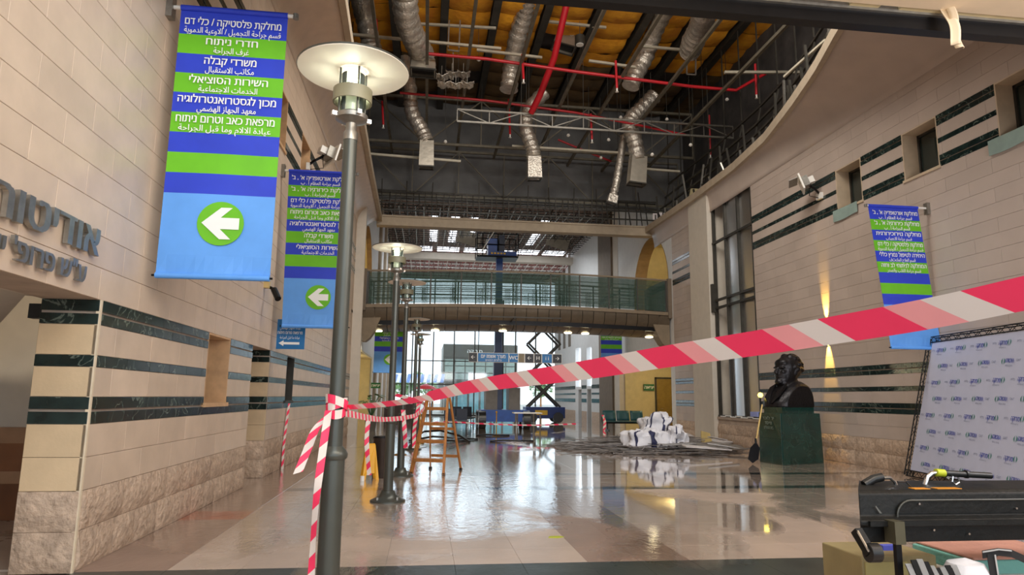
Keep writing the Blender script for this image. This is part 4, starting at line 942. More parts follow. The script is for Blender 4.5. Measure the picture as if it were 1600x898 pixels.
# wall light between the right stripes and the banner
q = PX(1293, 516, XR); t = thing('wall_light', (XR, q.y, q.z), 'up and down wall light glowing yellow behind the striped tape on the right wall', 'wall light')
MB().tube((XR-.1, q.y, q.z-.16), (XR-.1, q.y, q.z+.16), .07, 14).build('housing', whitep, t, smooth=True); MB().b2((XR-.05, q.y-.05, q.z-.05), (XR+.02, q.y+.05, q.z+.05)).build('bracket', galv, t)
bulb('wall_light_up', (XR-.13, q.y, q.z+.18), 300, (1, .62, .12), .03, spot=.6, aim=(.3, 0, 1)); bulb('wall_light_down', (XR-.13, q.y, q.z-.18), 300, (1, .62, .12), .03, spot=.6, aim=(.2, 0, -1))
# socket by the left pier
q = P(64, 488, 6.95); t = MB().b2((-3.78, 6.9, q.z-.06), (-3.64, 7.0, q.z+.08)).build('junction_box', blackp, loc=(-3.7, 6.95, q.z)); tag(t, 'small black box fixed high beside the striped left pier', 'box')
# cloths hanging out of the right niches
for px, y0_, y1_, lb in [(1322, 300, 338, 'pale green sheet over the sill of the farthest visible right niche'), (1582, 190, 226, 'pale green sheet over the sill of the nearest right niche')]:
    yc = PX(px, y1_, XR).y; m = MB(); m.grid(lambda a, b: (XR-.04-.01*math.sin(a*8)*.5, yc+.50-1.04*a, 6.70-.30*b-.02*math.sin(a*5)*b), 8, 4); o = solid(m.build('dust_sheet', mat('pale_green_sheet', (140, 160, 152), .7), loc=(XR, yc, 6.6)), .008); tag(o, lb, 'sheet')

# ---------------------------------------------------------------- bust on its plinth
def blob(parts_):
    m = MB(); U, Vn = 18, 10
    for c, r in parts_:
        vs = [(c[0], c[1], c[2]-r[2])]+[(c[0]+r[0]*math.cos(PI*(j/Vn-.5))*math.cos(2*PI*i/U), c[1]+r[1]*math.cos(PI*(j/Vn-.5))*math.sin(2*PI*i/U), c[2]+r[2]*math.sin(PI*(j/Vn-.5))) for j in range(1, Vn) for i in range(U)]+[(c[0], c[1], c[2]+r[2])]
        fs = [(0, 1+(i+1) % U, 1+i) for i in range(U)]+[(1+j*U+i, 1+j*U+(i+1) % U, 1+(j+1)*U+(i+1) % U, 1+(j+1)*U+i) for j in range(Vn-2) for i in range(U)]+[(1+(Vn-2)*U+i, 1+(Vn-2)*U+(i+1) % U, 1+(Vn-1)*U) for i in range(U)]
        m.mesh(vs, fs)
    me = bpy.data.meshes.new('figure'); me.from_pydata(m.v, [], m.f); return me
by = 17.25; bcx = 9.75
pl = thing('plinth', (bcx, by+.4, 0), 'dark green marble plinth below the bronze bust', 'plinth')
y0, y1 = 16.95, 17.95; zt = 1.27
PA, PB, PC, PDn = (8.80, 17.2), (8.9, 16.22), (10.30, 16.75), (10.26, 17.8)
def tp_(p, z): cxp, cyp = 9.55, 17.0; k = 1-.035*z/zt; return (cxp+(p[0]-cxp)*k, cyp+(p[1]-cyp)*k, z)
m = MB(); Q4 = [PA, PB, PC, PDn]; m.mesh([tp_(p, 0) for p in Q4]+[tp_(p, zt) for p in Q4], [(3, 2, 1, 0), (4, 5, 6, 7)]+[(i, (i+1) % 4, 4+(i+1) % 4, 4+i) for i in range(4)]); m.build('core', gmarb, pl)
for (p, q_) in ((PA, PB), (PB, PC), (PC, PDn)):
    for (za, zb) in ((.004, .632), (.638, zt-.004)):
        a0, b0, b1, a1 = [Vector(v) for v in (tp_(p, za), tp_(q_, za), tp_(q_, zb), tp_(p, zb))]; n_ = (b0-a0).cross(Vector((0, 0, 1))).normalized(); e_ = (b0-a0).normalized()*.004
        bevel(MB().prism([a0+e_, b0-e_, b1-e_, a1+e_], n_*.015).build('marble_slab', gmarb, pl), .004)
m = MB(); m.prism([tp_(p, 0)[:2]+(zt,) for p in Q4], (0, 0, .001)); mm_ = MB(); f_ = lambda p: (9.55+(p[0]-9.55)*.8, 17.0+(p[1]-17.0)*.8, zt)
mm_.prism([f_(p) for p in Q4], (0, 0, .15)); mm_.build('cap', gmarb, pl)
SIDE = frame(Vector((PB[0]-PA[0], PB[1]-PA[1], 0)), (0, 0, 1))
egm = mat('engraved_letters', (120, 130, 120), .6)
for k, (s_, w_) in enumerate([('יד לזכר', .5), ('מייסד', .3), ('בית החולים', .4)]): c_ = Vector((PA[0]*.52+PB[0]*.48, PA[1]*.52+PB[1]*.48, 1.14-.12*k)); text(s_, .11, egm, pl, c_+SIDE.col[2]*.022-Vector(pl.location), SIDE, width=w_, bold=.01)
bu = thing('bust', (9.6, 17.05, 1.42), 'large dark bronze bust of a bearded man looking left, on the green plinth', 'statue')
# local frame: face looks along -x with a slight turn towards the camera
RZ = Matrix.Rotation(math.radians(20), 3, 'Z')
hz = .92
PR = [((0.06, 0, hz+.08), (.36, .30, .34)), ((-.03, 0, hz-.08), (.31, .26, .32)), ((-.18, 0, hz-.24), (.17, .18, .16)), ((-.17, 0, hz-.1), (.19, .2, .22)),
      ((-.35, 0, hz-.0), (.06, .045, .10)), ((-.385, 0, hz-.055), (.055, .05, .042)), ((-.29, .0, hz+.085), (.06, .19, .035)), ((-.19, .0, hz+.19), (.13, .2, .13)),
      ((-.33, 0, hz-.15), (.05, .10, .026)), ((-.32, 0, hz-.20), (.05, .09, .026)), ((-.31, 0, hz-.28), (.09, .12, .08)), ((-.15, 0, hz-.31), (.2, .19, .12)),
      ((.03, .27, hz-.02), (.06, .035, .10)), ((.03, -.27, hz-.02), (.06, .035, .10)), ((-.25, .12, hz-.03), (.08, .06, .06)), ((-.25, -.12, hz-.03), (.08, .06, .06)),
      ((.12, 0, hz-.38), (.2, .19, .3)), ((.04, 0, hz-.36), (.18, .17, .22)),
      ((.14, 0, .50), (.26, .34, .16))]
random.seed(3)
for k in range(110):                             # curls of hair
    a = random.uniform(-1.0, 1.0)*PI*.66; e = random.uniform(-.25, 1.4)
    if abs(a) > 1.75 and e < .95: continue
    r_ = .035+random.random()*.03
    PR.append(((.07+.35*math.cos(e)*math.cos(a), .29*math.cos(e)*math.sin(a), hz+.09+.33*math.sin(e)), (r_*1.3, r_, r_)))
for k in range(40):                              # beard
    a = random.uniform(-1, 1); PR.append(((-.30+.24*abs(a), .2*a, hz-.22-.12*random.random()*(1-.5*abs(a))), (.04, .035, .045)))
mt_ = MB(); SEC = [(0, .64, .50, -.02), (.12, .63, .50, -.01), (.25, .58, .50, .02), (.38, .50, .48, .06), (.50, .40, .43, .10), (.58, .30, .35, .12), (.66, .20, .22, .13)]; U = 36; vs_ = []
for z_, rx_, ry_, cx_ in SEC:
    for i in range(U): a_ = 2*PI*i/U; f_ = lambda q: math.copysign(abs(q)**.75, q); vs_.append((cx_+rx_*f_(math.cos(a_)), ry_*f_(math.sin(a_)), z_))
mt_.mesh(vs_, [(k*U+i, k*U+(i+1) % U, (k+1)*U+(i+1) % U, (k+1)*U+i) for k in range(len(SEC)-1) for i in range(U)]+[tuple(range(U-1, -1, -1)), tuple((len(SEC)-1)*U+i for i in range(U))])
me = blob(PR); k0 = [tuple(v.co) for v in me.vertices]; f0 = [tuple(p.vertices) for p in me.polygons]; me = bpy.data.meshes.new('figure'); me.from_pydata(k0+mt_.v, [], f0+[tuple(i+len(k0) for i in f) for f in mt_.f])
o = bpy.data.objects.new('figure', me); COL.objects.link(o)
md = o.modifiers.new('r', 'REMESH'); md.mode = 'VOXEL'; md.voxel_size = .02; md2 = o.modifiers.new('s', 'SMOOTH'); md2.iterations = 3; md2.factor = .5; bake(o)
for v in o.data.vertices:
    if v.co.z < 0: v.co.z = 0
    if v.co.y < -.40 and v.co.z < .7: v.co.y = -.40
    v.co = RZ @ v.co; v.co.z *= 1.03; v.co.x *= 1.04
o.data.materials.clear(); o.data.materials.append(bronze); o.data.shade_smooth(); o.parent = bu
def onb(*pts): return [Vector(bu.location)+Vector((RZ @ Vector(p))*1.0) for p in pts]
# lapels and collar
for s in (-1, 1):
    m = MB(); m.prism(onb((-.655, s*.04, .08), (-.60, s*.22, .26), (-.34, s*.26, .52), (-.22, s*.16, .62), (-.50, s*.07, .38)), RZ @ Vector((-.045, 0, .0))); m.build('lapel', bronze, bu)
m = MB(); m.prism(onb((-.47, -.04, .42), (-.47, .04, .42), (-.645, .06, .1), (-.645, -.06, .1)), RZ @ Vector((-.03, 0, 0))); m.build('necktie', bronze, bu)
for s in (-1, 1):
    c = onb((-.315, s*.11, hz+.04))[0]; MB().lathe(c, [(0, -.025), (.022, -.015), (.03, 0), (.022, .015), (0, .025)], 10).build('eye', bronze, bu, smooth=True)
    # flat cut where the arm would start
random.seed(11)
# shovel leaning on the plinth
a = P(1191, 632, 16.95); b = P(1181, 692, 16.7); c = P(1176, 720, 16.6); t = thing('shovel', (c.x, 16.6, 0), 'shovel with a pale wooden handle leaning on the left of the plinth', 'shovel')
MB().tube(a, b, .02, 8).build('handle', mat('pale_wood', (206, 176, 110), .6), t); m = MB(); d = (c-b).normalized(); x = Vector((1, 0, 0)); w = c.copy(); w.z = .02
m.prism([b+x*-.03, b+x*.03, b.lerp(w, .25)+x*.13, b.lerp(w, .8)+x*.14, w, b.lerp(w, .8)-x*.14, b.lerp(w, .25)-x*.13], (0, .015, .0)); m.build('blade', blackm, t)
MB().tube(b+Vector((0, 0, .12)), b-Vector((0, 0, .02)), .028, 8).build('socket', blackm, t)
t = thing('site_lamp', P(1188, 617, 17.3), 'small round lit lamp glowing at the top of the shovel handle', 'lamp'); q = P(1188, 617, 17.3)
MB().lathe(q, [(0, -.07), (.05, -.05), (.07, 0), (.05, .05), (0, .07)], 14).build('globe', mat('site_lamp_glow', (255, 224, 90), .4, emit=4), t, smooth=True); MB().beam(q, (q.x, 17.3, 0.0), .02).build('stem', blackm, t)

# ---------------------------------------------------------------- backdrop
A0 = Vector((10.36, 13.7, 0.03)); A1 = Vector((10.80, 13.2, 2.93)); dd = Vector((-.17, -.985, 0)); WL = 4.2
B0 = A0+dd*WL; B1 = A1+dd*WL
t = thing('backdrop', (10.2, 12, 0), 'white press backdrop in a black truss frame leaning on the right wall', 'backdrop'); upv = (A1-A0); nn = dd.cross(upv).normalized()
if nn.x > 0: nn = -nn
def bp_(u, v, o=0): return A0+dd*(WL*u)+upv*v+nn*o
m = MB(); m.quad([bp_(.03, .04, .05), bp_(.97, .04, .05), bp_(.97, .965, .05), bp_(.03, .965, .05)]); solid(m.build('printed_sheet', mat('backdrop_white', (196, 200, 222), .45, var=.03), t), .004)
def trussbar(p, q, name, w=.12):
    m = MB(); d = (q-p); L_ = d.length; d.normalize(); s = nn; o_ = d.cross(s).normalized()
    C4 = [s*a+o_*b for a, b in ((-w/2, -w/2), (-w/2, w/2), (w/2, -w/2), (w/2, w/2))]
    for c in C4: m.tube(p+c, q+c, .012, 6)
    n = int(L_/.16)
    for k in range(n):
        for (i, j) in ((0, 1), (2, 3), (0, 2), (1, 3)):
            a_, b_ = (i, j) if k % 2 else (j, i)
            m.beam(p+d*(L_*k/n)+C4[a_], p+d*(L_*(k+1)/n)+C4[b_], .008)
    m.build(name, blackm, t)
trussbar(bp_(0, 0), bp_(0, 1), 'side_truss'); trussbar(bp_(1, 0), bp_(1, 1), 'side_truss'); trussbar(bp_(0, .99), bp_(1, .99), 'top_truss'); trussbar(bp_(0, .02), bp_(1, .02), 'bottom_truss')
BR = Matrix((dd, upv.normalized(), nn)).transposed(); 
if dd.cross(upv).dot(nn) < 0: BR = Matrix((dd, upv.normalized(), nn)).transposed()
emb = mat('logo_green', (40, 130, 110), .5); lb_ = mat('logo_blue', (40, 60, 170), .5); lg = mat('logo_grey', (110, 120, 150), .5)
T0 = Vector(t.location); protoH = None
def logo(cen, hebrew):
    p = cen-T0; e = 1 if hebrew else -1
    text('סורוקה' if hebrew else 'SOROKA', .125 if hebrew else .11, lb_, t, p, BR, bold=.02, width=.25)
    text('כללית' if hebrew else 'CLALIT', .06, lg, t, p+dd*(-e*.23), BR, width=.12)
    text('מרכז רפואי אוניברסיטאי' if hebrew else 'MEDICAL CENTER', .04, lg, t, p+upv.normalized()*-.09, BR, width=.2)
    m = MB(); n = 10; c0 = cen+dd*(e*.165)
    for s in (-1, 1):
        pts = [c0+dd*(s*(.012+.035*math.sin(PI*i/n)))+upv.normalized()*(-.06+.12*i/n)+nn*.0 for i in range(n+1)]+[c0+dd*(s*(.012+.012*math.sin(PI*i/n)))+upv.normalized()*(-.06+.12*i/n) for i in range(n, -1, -1)]
        m.quad(pts if s > 0 else pts[::-1])
    m.build('emblem', emb, t)
row = 0; v = .905
while v > .06:
    heb_ = row % 2 == 0; u = .11 if heb_ else .17
    while u < .96: logo(bp_(u, v, .06), heb_); u += .155
    v -= .115; row += 1
# ---------------------------------------------------------------- barrier tapes
def stripes_tape(name, pts, w, lbl, period=.19, upf=None, grp='red and white barrier tapes', slant=.9, pink=False):
    """a ribbon of alternating slanted red and white bands; pts = centre line, upf(t) = width direction"""
    pts = [Vector(p) for p in pts]; C = []; L_ = [0]
    for k in range(len(pts)-1):
        p0 = pts[max(k-1, 0)]; p1 = pts[k]; p2 = pts[k+1]; p3 = pts[min(k+2, len(pts)-1)]
        n = max(2, int((p2-p1).length/.03))
        for i in range(n): t = i/n; C.append(.5*((2*p1)+(p2-p0)*t+(2*p0-5*p1+4*p2-p3)*t*t+(3*p1-p0-3*p2+p3)*t**3))
    C.append(pts[-1]); 
    for a, b in zip(C, C[1:]): L_.append(L_[-1]+(b-a).length)
    TL = L_[-1]
    def at(s_):
        s_ = max(0, min(TL, s_)); lo = 0
        import bisect
        i = min(len(C)-2, max(0, bisect.bisect_right(L_, s_)-1)); t = (s_-L_[i])/max(1e-9, L_[i+1]-L_[i]); return C[i].lerp(C[i+1], t)
    def pt(s_, v):
        c = at(s_); t = s_/TL; u = Vector(upf(t) if upf else (0, 0, 1)); ww = w(t) if callable(w) else w
        return c+u.normalized()*(v-.5)*ww
    m = MB(); NV = 4; hp = period/2; n = int(TL/hp)+3; sl = slant*(w(.5) if callable(w) else w)
    for k in range(-2, n):
        for q in range(4):
            m.mi = 2 if pink and k % 2 == 0 and q < 2 else k % 2
            for j in range(NV):
                v0, v1 = j/NV, (j+1)/NV; a0 = k*hp+hp*q/4; a1 = k*hp+hp*(q+1)/4
                S4 = [(a0+sl*(1-v0), v0), (a1+sl*(1-v0), v0), (a1+sl*(1-v1), v1), (a0+sl*(1-v1), v1)]
                if all(s_ <= 0 for s_, _ in S4) or all(s_ >= TL for s_, _ in S4): continue
                m.quad([pt(s_, v_) for s_, v_ in S4])
    o = m.build(name, [tapew, taper, tapep] if pink else [tapew, taper], loc=tuple(pts[0])); tag(o, lbl, 'barrier tape', grp); return o
def PD(px, py, y): return P(px, py, y)
main = []
for px, py in [(1680, 441), (1600, 458), (1450, 490), (1300, 516), (1180, 536), (1040, 557), (900, 580), (735, 604), (640, 626), (560, 635), (528, 636)]:
    inv = .208+(px-528)/1072*.56; dep = 1/inv; r_ = RW @ Vector((px-800, -(py-449), -F)); f_ = dep/F
    main.append(Vector((0, 0, CAMZ))+r_*f_)
main = main[::-1]
stripes_tape('barrier_tape', main, lambda t: (.032+.01*t if t < .35 else .058+.012*min(1, (t-.35)*3)), 'long striped tape stretched from the nearest lamp post across the whole view', .33, slant=1.7, pink=True, upf=lambda t: (.02, .25*math.sin(t*5), 1))
ax, ay = -.6, 4.8
kn = thing('tape_knot', (ax, ay, 1.5), 'knot of red and white tape wound round the nearest lamp post', 'barrier tape', 'red and white barrier tapes')
for k in range(3):
    zc_ = 1.50+.025*k; m = MB(); n = 24
    for i in range(n):
        m.mi = (i//3+k) % 2; a0, a1 = 2*PI*i/n, 2*PI*(i+1)/n; r0 = .062+.006*k; 
        f = lambda a: .03*math.sin(a+k*2)
        m.quad([(ax+r0*math.cos(a0), ay+r0*math.sin(a0), zc_-.03+f(a0)), (ax+r0*math.cos(a1), ay+r0*math.sin(a1), zc_-.03+f(a1)), (ax+(r0+.005)*math.cos(a1), ay+(r0+.005)*math.sin(a1), zc_+.03+f(a1)), (ax+(r0+.005)*math.cos(a0), ay+(r0+.005)*math.sin(a0), zc_+.03+f(a0))])
    m.build('tape_turn', [tapew, taper], kn)
stripes_tape('barrier_tape', [(ax-.04, ay-.09, 1.5), (ax-.06, ay-.11, 1.25), (ax-.085, ay-.12, .9), (ax-.09, ay-.11, .5), (ax-.085, ay-.10, .15), (ax-.08, ay-.10, .02)], .05, 'strip of tape hanging straight down along the nearest lamp post', .2, upf=lambda t: (1, -.3+.5*math.sin(t*9), 0))
stripes_tape('barrier_tape', [(ax-.05, ay-.05, 1.46), (ax-.12, ay-.06, 1.38), (ax-.17, ay-.05, 1.24), (ax-.22, ay-.06, 1.09)], .065, 'short loose tape tail at the left of the nearest lamp post', .16, upf=lambda t: (1, .1, .3))
stripes_tape('barrier_tape', [(ax+.06, ay, 1.48), P(545, 646, 5.4), P(600, 655, 7.5), P(650, 648, 9.4), P(662, 630, 10.6), (-.47, 10.88, 1.62)], .055, 'narrow twisted tape sagging from the nearest to the second lamp post', .2, upf=lambda t: (0, .4*math.sin(t*11), 1))
stripes_tape('barrier_tape', [P(576, 652, 10.5), P(573, 690, 10.5), P(577, 742, 10.5)], .07, 'tape end hanging in front of the yellow floor sign', .18, upf=lambda t: (1, .5*math.sin(t*6), 0))
stripes_tape('barrier_tape', [P(452, 630, 15.9), P(444, 690, 15.7), P(441, 737, 15.6)], .09, 'thin tape hanging down the left wall from the narrow dark window', .22, upf=lambda t: (.4, 1, 0))
stripes_tape('barrier_tape', [P(630, 640, 14.0), P(632, 668, 14.0), P(634, 700, 14.0)], .09, 'tape hanging on the third lamp post', .18, upf=lambda t: (1, .5*math.sin(t*6), 0))
stripes_tape('barrier_tape', [P(655, 630, 20.9), P(648, 665, 20.9), P(647, 700, 20.9)], .12, 'tape wound down the fourth lamp post', .2, upf=lambda t: (1, .5*math.sin(t*9), 0))
stripes_tape('barrier_tape', [P(942, 648, 33.6), P(945, 660, 33.4), P(943, 678, 33.3)], .14, 'crumpled tape on the left end of the green bench', .25, upf=lambda t: (1, .5*math.sin(t*9), 0))
stripes_tape('barrier_tape', [P(655, 662, 29), P(700, 659, 29), P(760, 662, 28.3), P(830, 664, 28.3), P(900, 662, 28.6)], .06, 'low distant tape strung between the brass posts and the white table', .4)

# ---------------------------------------------------------------- wooden stepladder
t = thing('stepladder', (.3, 15.0, 0), 'wooden stepladder standing open on the wet floor', 'ladder', rz=math.radians(-22))
H = 1.62
def rl(u, w_, z): return Vector((u*(.36-.13*z/H), w_*(.55-.50*z/H), z))
for s in (-1, 1):
    MB().beam(rl(s, -1, 0), rl(s, -1, H), .05, .08).build('rail', wood, t, local=True); MB().beam(rl(s, 1, 0), rl(s, 1, H*.97), .03, .05).build('rear_leg', wood, t, local=True)
    MB().beam(rl(s, -.45, .5), rl(s, .45, .5), .012).build('spreader', steel, t, local=True)
for z in (.28, .66, 1.02, 1.34): MB().box(rl(0, -1, z)+Vector((0, .02, 0)), (.70-.26*z/H, .16, .065)).build('step', wood, t, local=True)
MB().box((0, -.0, H), (.50, .2, .04)).build('top_step', wood, t, local=True)
for z in (.3, .9): MB().box(rl(0, 1, z), (.66-.24*z/H, .03, .06)).build('cross_brace', wood, t, local=True)
for s in (-1, 1):
    for w_ in (-1, 1): MB().box(rl(s, w_, .02), (.05, .08, .05)).build('foot', blackp, t, local=True)
# wet-floor sign and bin
t = thing('floor_sign', (-1.02, 13.7, 0), 'yellow folding wet floor sign beside the dark bin', 'floor sign', rz=.25)
for s in (-1, 1): bevel(MB().prism([(-.16, s*.14, 0), (-.10, s*.14, 0), (-.07, s*.1, .12), (.07, s*.1, .12), (.10, s*.14, 0), (.16, s*.14, 0), (.09, s*.015, .66), (-.09, s*.015, .66)], (0, .015, 0)).build('panel', yel, t, local=True), .004)
MB().tube((-.08, 0, .665), (.08, 0, .665), .015, 8).build('hinge', yel, t, local=True)
MB().tube((-.17, -.2, .0), (-.17, -.2, .09), .04, 12).build('paper_cup', white, t, local=True)
t = thing('waste_bin', (-.83, 14.05, 0), 'dark cylindrical waste bin behind the second lamp post', 'bin')
MB().lathe((-.83, 14.05, 0), [(.16, 0), (.17, .02), (.17, .74), (.18, .76), (.18, .79), (.14, .79), (.13, .72)], 24).build('body', mat('bin_brown', (58, 48, 42), .4, .3), t, smooth=True); MB().ring((-.83, 14.05, 0), [(.182, .77), (.182, .80), (.15, .80), (.15, .77)]).build('rim', blackm, t)
# brass queue posts
def qpost(x, y, lbl):
    t = thing('queue_post', (x, y, 0), lbl, 'queue post', 'brass queue posts')
    MB().lathe((x, y, 0), [(.17, 0), (.17, .02), (.06, .05), (.03, .07)], 20).build('base', brass, t, smooth=True); MB().lathe((x, y, 0), [(.025, .06), (.025, .93), (.045, .95), (.045, 1.0), (.0, 1.03)], 14).build('pole', brass, t, smooth=True)
qpost(3.03, 28.8, 'brass queue post standing left of the white table'); q = PZ(627, 712); qpost(-.62, q.y+.3, 'brass queue post close behind the third lamp post'); qpost(-.15, 24, 'brass queue post beyond the fourth lamp post')
# white table
t = thing('table', (4.38, 29, 0), 'small white high table on chromed legs in the wet hall', 'table')
MB().b2((3.78, 28.7, .92), (4.98, 29.5, .96)).build('tabletop', whitep, t)
for x in (3.85, 4.0, 4.72, 4.9):
    MB().tube((x, 28.8 if x in (3.85, 4.9) else 29.4, 0), (x, 28.8 if x in (3.85, 4.9) else 29.4, .92), .03, 8).build('leg', galv, t)
# bench of teal seats
t = thing('waiting_bench', (10, 34, 0), 'row of three dark teal waiting seats before the yellow corridor', 'bench')
for k in range(3):
    x = 9.05+k*.72; m = MB(); m.grid(lambda a, b: (x+.66*a, 34.0+.14*b+.04*math.sin(PI*a), .48+.5*b), 4, 4); solid(m.build('backrest', teal, t, smooth=True), .04)
    m = MB(); m.grid(lambda a, b: (x+.66*a, 33.5+.5*b, .44+.03*(b-.5)**2), 4, 4); solid(m.build('seat', teal, t, smooth=True), .04)
MB().beam((8.95, 33.8, .38), (11.3, 33.8, .38), .08).build('beam', blackm, t)
for x in (9.2, 10.9): MB().beam((x, 33.5, .03), (x, 34.1, .03), .05).build('foot', blackm, t); MB().beam((x, 33.8, .03), (x, 33.8, .38), .05).build('leg', blackm, t)
for x in (8.97, 11.28): MB().path([(x, 33.95, .4), (x, 33.95, .68), (x, 33.55, .68), (x, 33.5, .4)], .02, 6).build('armrest', blackm, t)
# dark seats in the middle distance
for px, py, y_, lb in [(712, 668, 33, 'dark tandem seats left of the boom lift'), (722, 662, 40, 'dark seats just behind the tyres of the boom lift')]:
    c = P(px, py, y_); c.z = 0; t = thing('tandem_seat', c, lb, 'bench')
    for k in range(2): MB().box(c+Vector((.6*k-.3, 0, .44)), (.52, .5, .06)).build('seat', blackp, t); MB().box(c+Vector((.6*k-.3, .25, .75)), (.52, .06, .55)).build('backrest', mat('navy_seat', (32, 40, 58), .5), t)
    MB().beam(c+Vector((-.6, 0, .35)), c+Vector((.6, 0, .35)), .06).build('beam', blackm, t)
    for s in (-.5, .5): MB().beam(c+Vector((s, 0, 0)), c+Vector((s, 0, .35)), .05).build('leg', blackm, t)

# ---------------------------------------------------------------- mast boom lift
LY = 36.0
t = thing('boom_lift', (4, LY, 0), 'blue mast lift with its railed basket raised high under the cross beam', 'lift')
MB().b2((2.9, LY-.9, .35), (5.3, LY+.9, .95)).build('chassis', liftb, t)
for x in (2.95, 5.25):
    for yy in (LY-.8, LY+.8):
        w = MB().tube((x-.18, yy, .46), (x+.18, yy, .46), .46, 20).build('wheel', blackp, t, smooth=True); MB().tube((x-.2, yy, .46), (x+.2, yy, .46), .2, 12).build('hub', galv, w)
MB().b2((3.15, LY-.7, .95), (3.75, LY+.5, 2.0)).build('engine_cover', mat('lift_grey', (112, 108, 104), .5), t); MB().b2((4.35, LY-.7, .95), (4.95, LY+.5, 2.1)).build('battery_cover', MATS['lift_grey'], t)
mx = P(778, 560, LY).x
for z0, z1, w_ in ((.9, 4.0, .46), (4.0, 6.8, .38), (6.8, 9.35, .34)): MB().b2((mx-w_/2, LY-.2, z0), (mx+w_/2, LY+.2, z1)).build('mast_section', liftb if z0 > 6 else mat('lift_navy', (30, 52, 96), .4), t)
MB().b2((mx+.22, LY-.1, 1), (mx+.3, LY+.1, 6.8)).build('hose_track', blackm, t)
a = P(744, 404, LY); b = P(808, 362, LY); zb = a.z+.1; zt_ = zb+1.2; X0, X1 = a.x, b.x; Y0, Y1 = LY-.6, LY+.6
MB().b2((X0, Y0, zb-.1), (X1, Y1, zb)).build('basket_floor', blackm, t); MB().b2((X0+.6, Y0-.04, zb), (X1-.1, Y0, zb+.22)).build('toe_board', liftb, t)
for k in range(5): MB().b2((X0+.75+k*.17, Y0-.05, zb+.06), (X0+.86+k*.17, Y0-.04, zb+.15)).build('sticker', mat('sticker_yellow', (232, 190, 60), .5), t)
for x, yy in ((X0, Y0), (X1, Y0), (X0, Y1), (X1, Y1), ((X0+X1)/2, Y0), ((X0+X1)/2, Y1), (X0+.3, Y0), (X1-.35, Y1)): MB().tube((x, yy, zb), (x, yy, zt_), .03, 6).build('basket_post', blackm, t)
for z in (zb+.6, zt_): MB().path([(X0, Y0, z), (X1, Y0, z), (X1, Y1, z), (X0, Y1, z), (X0, Y0, z)], .03, 6).build('basket_rail', blackm, t)
MB().b2((X0+.6, Y0+.1, zb), (X0+1.15, Y1-.3, zb+.95)).build('control_box', liftb, t); MB().b2((X0+1.2, Y0+.05, zb), (X0+1.5, Y1-.3, zb+1.15)).build('tool_box', mat('lift_navy2', (26, 36, 62), .5), t)
MB().beam((X0+.1, Y0-.05, zb-.05), (X0+.9, Y0-.05, zt_+.1), .04).build('strut', galv, t)
# ---------------------------------------------------------------- scissor lift
SY = 44.0; a = P(822, 600, SY); b = P(876, 600, SY); sx0, sx1 = a.x, b.x
t = thing('scissor_lift', ((sx0+sx1)/2, SY, 0), 'blue scissor lift with crossed arms raised to the footbridge height', 'lift')
MB().b2((sx0-.1, SY-.7, .3), (sx1+.15, SY+.7, 1.0)).build('chassis', mat('lift_deep_blue', (22, 52, 120), .4), t); MB().b2((sx0+.5, SY-.72, .5), (sx0+1.3, SY-.7, .8)).build('sticker', MATS['sticker_yellow'], t)
for x in (sx0+.3, sx1-.3):
    for yy in (SY-.65, SY+.65): MB().tube((x, yy-.12, .34), (x, yy+.12, .34), .34, 16).build('wheel', blackp, t, smooth=True)
zz = [1.0, 3.0, 5.1, 7.2]
for k in range(3):
    for yy in (SY-.5, SY+.5):
        MB().beam((sx0+.1, yy, zz[k]), (sx1-.1, yy, zz[k+1]), .07, .13).build('scissor_arm', steel, t); MB().beam((sx1-.1, yy+.1, zz[k]), (sx0+.1, yy+.1, zz[k+1]), .07, .13).build('scissor_arm', steel, t)
MB().b2((sx0-.1, SY-.7, 7.2), (sx1+.1, SY+.7, 7.4)).build('platform', galv, t)
for x in (sx0, (sx0+sx1)/2, sx1): MB().tube((x, SY-.65, 7.4), (x, SY-.65, 8.4), .025, 6).build('rail_post', steel, t)
MB().beam((sx0, SY-.65, 8.4), (sx1, SY-.65, 8.4), .05).build('guard_rail', steel, t)
# steel column of the end wall seen beside the lift
tag(MB().b2((P(873, 560, 56).x, 56, 0), (P(882, 560, 56).x, 56.4, 11.5)).build('trim_13', mat('olive_column', (92, 86, 58), .6)), kind='structure')

# ---------------------------------------------------------------- rubble heap, bags, boards
def heap_pt(): 
    while True:
        x = random.uniform(4.4, 9.9); y = random.uniform(19.3, 25.2)
        if ((x-7.2)/2.9)**2+((y-22.0)/3.0)**2 < 1: return x, y
hp = MB()
for k in range(620):
    x, y = heap_pt(); a = random.gauss(.15, .55); L_ = random.uniform(.3, 1.5); h = .38*max(0, 1-((x-7.4)/2.7)**2-((y-22)/2.9)**2); z = random.uniform(.015, .04+h); tl = random.gauss(0, .05)
    d = Vector((math.cos(a), math.sin(a), tl)).normalized(); c = Vector((x, y, z)); p = c-d*L_/2; q = c+d*L_/2; p.z = max(.012, p.z); q.z = max(.012, q.z); hp.beam(p, q, random.choice((.03, .05, .08)), .015)
o = hp.build('rubble_heap', rubble, loc=(7.2, 22, 0)); tag(o, 'low heap of bent metal ceiling strips lying on the wet floor', 'rubble', kind='stuff')
mtS = mat('ceiling_strip_grey', (150, 146, 142), .45, .5)
for k in range(26):
    px = random.uniform(865, 1165); py = random.uniform(684, 708); c = PZ(px, py); a = random.gauss(.1, .5); L_ = random.uniform(.6, 2.0); d = Vector((math.cos(a), math.sin(a), 0))
    sl_ = MB(); sl_.beam(-d*L_/2, d*L_/2, .06, .02); o = sl_.build('metal_strip', mtS if k % 2 else rubble, loc=(0, 0, 0)); o.location = (c.x, c.y, .02+.1*random.random()); tag(o, 'long thin strip of metal ceiling channel on the edge of the rubble heap', 'metal strip', 'metal strips around the rubble heap')
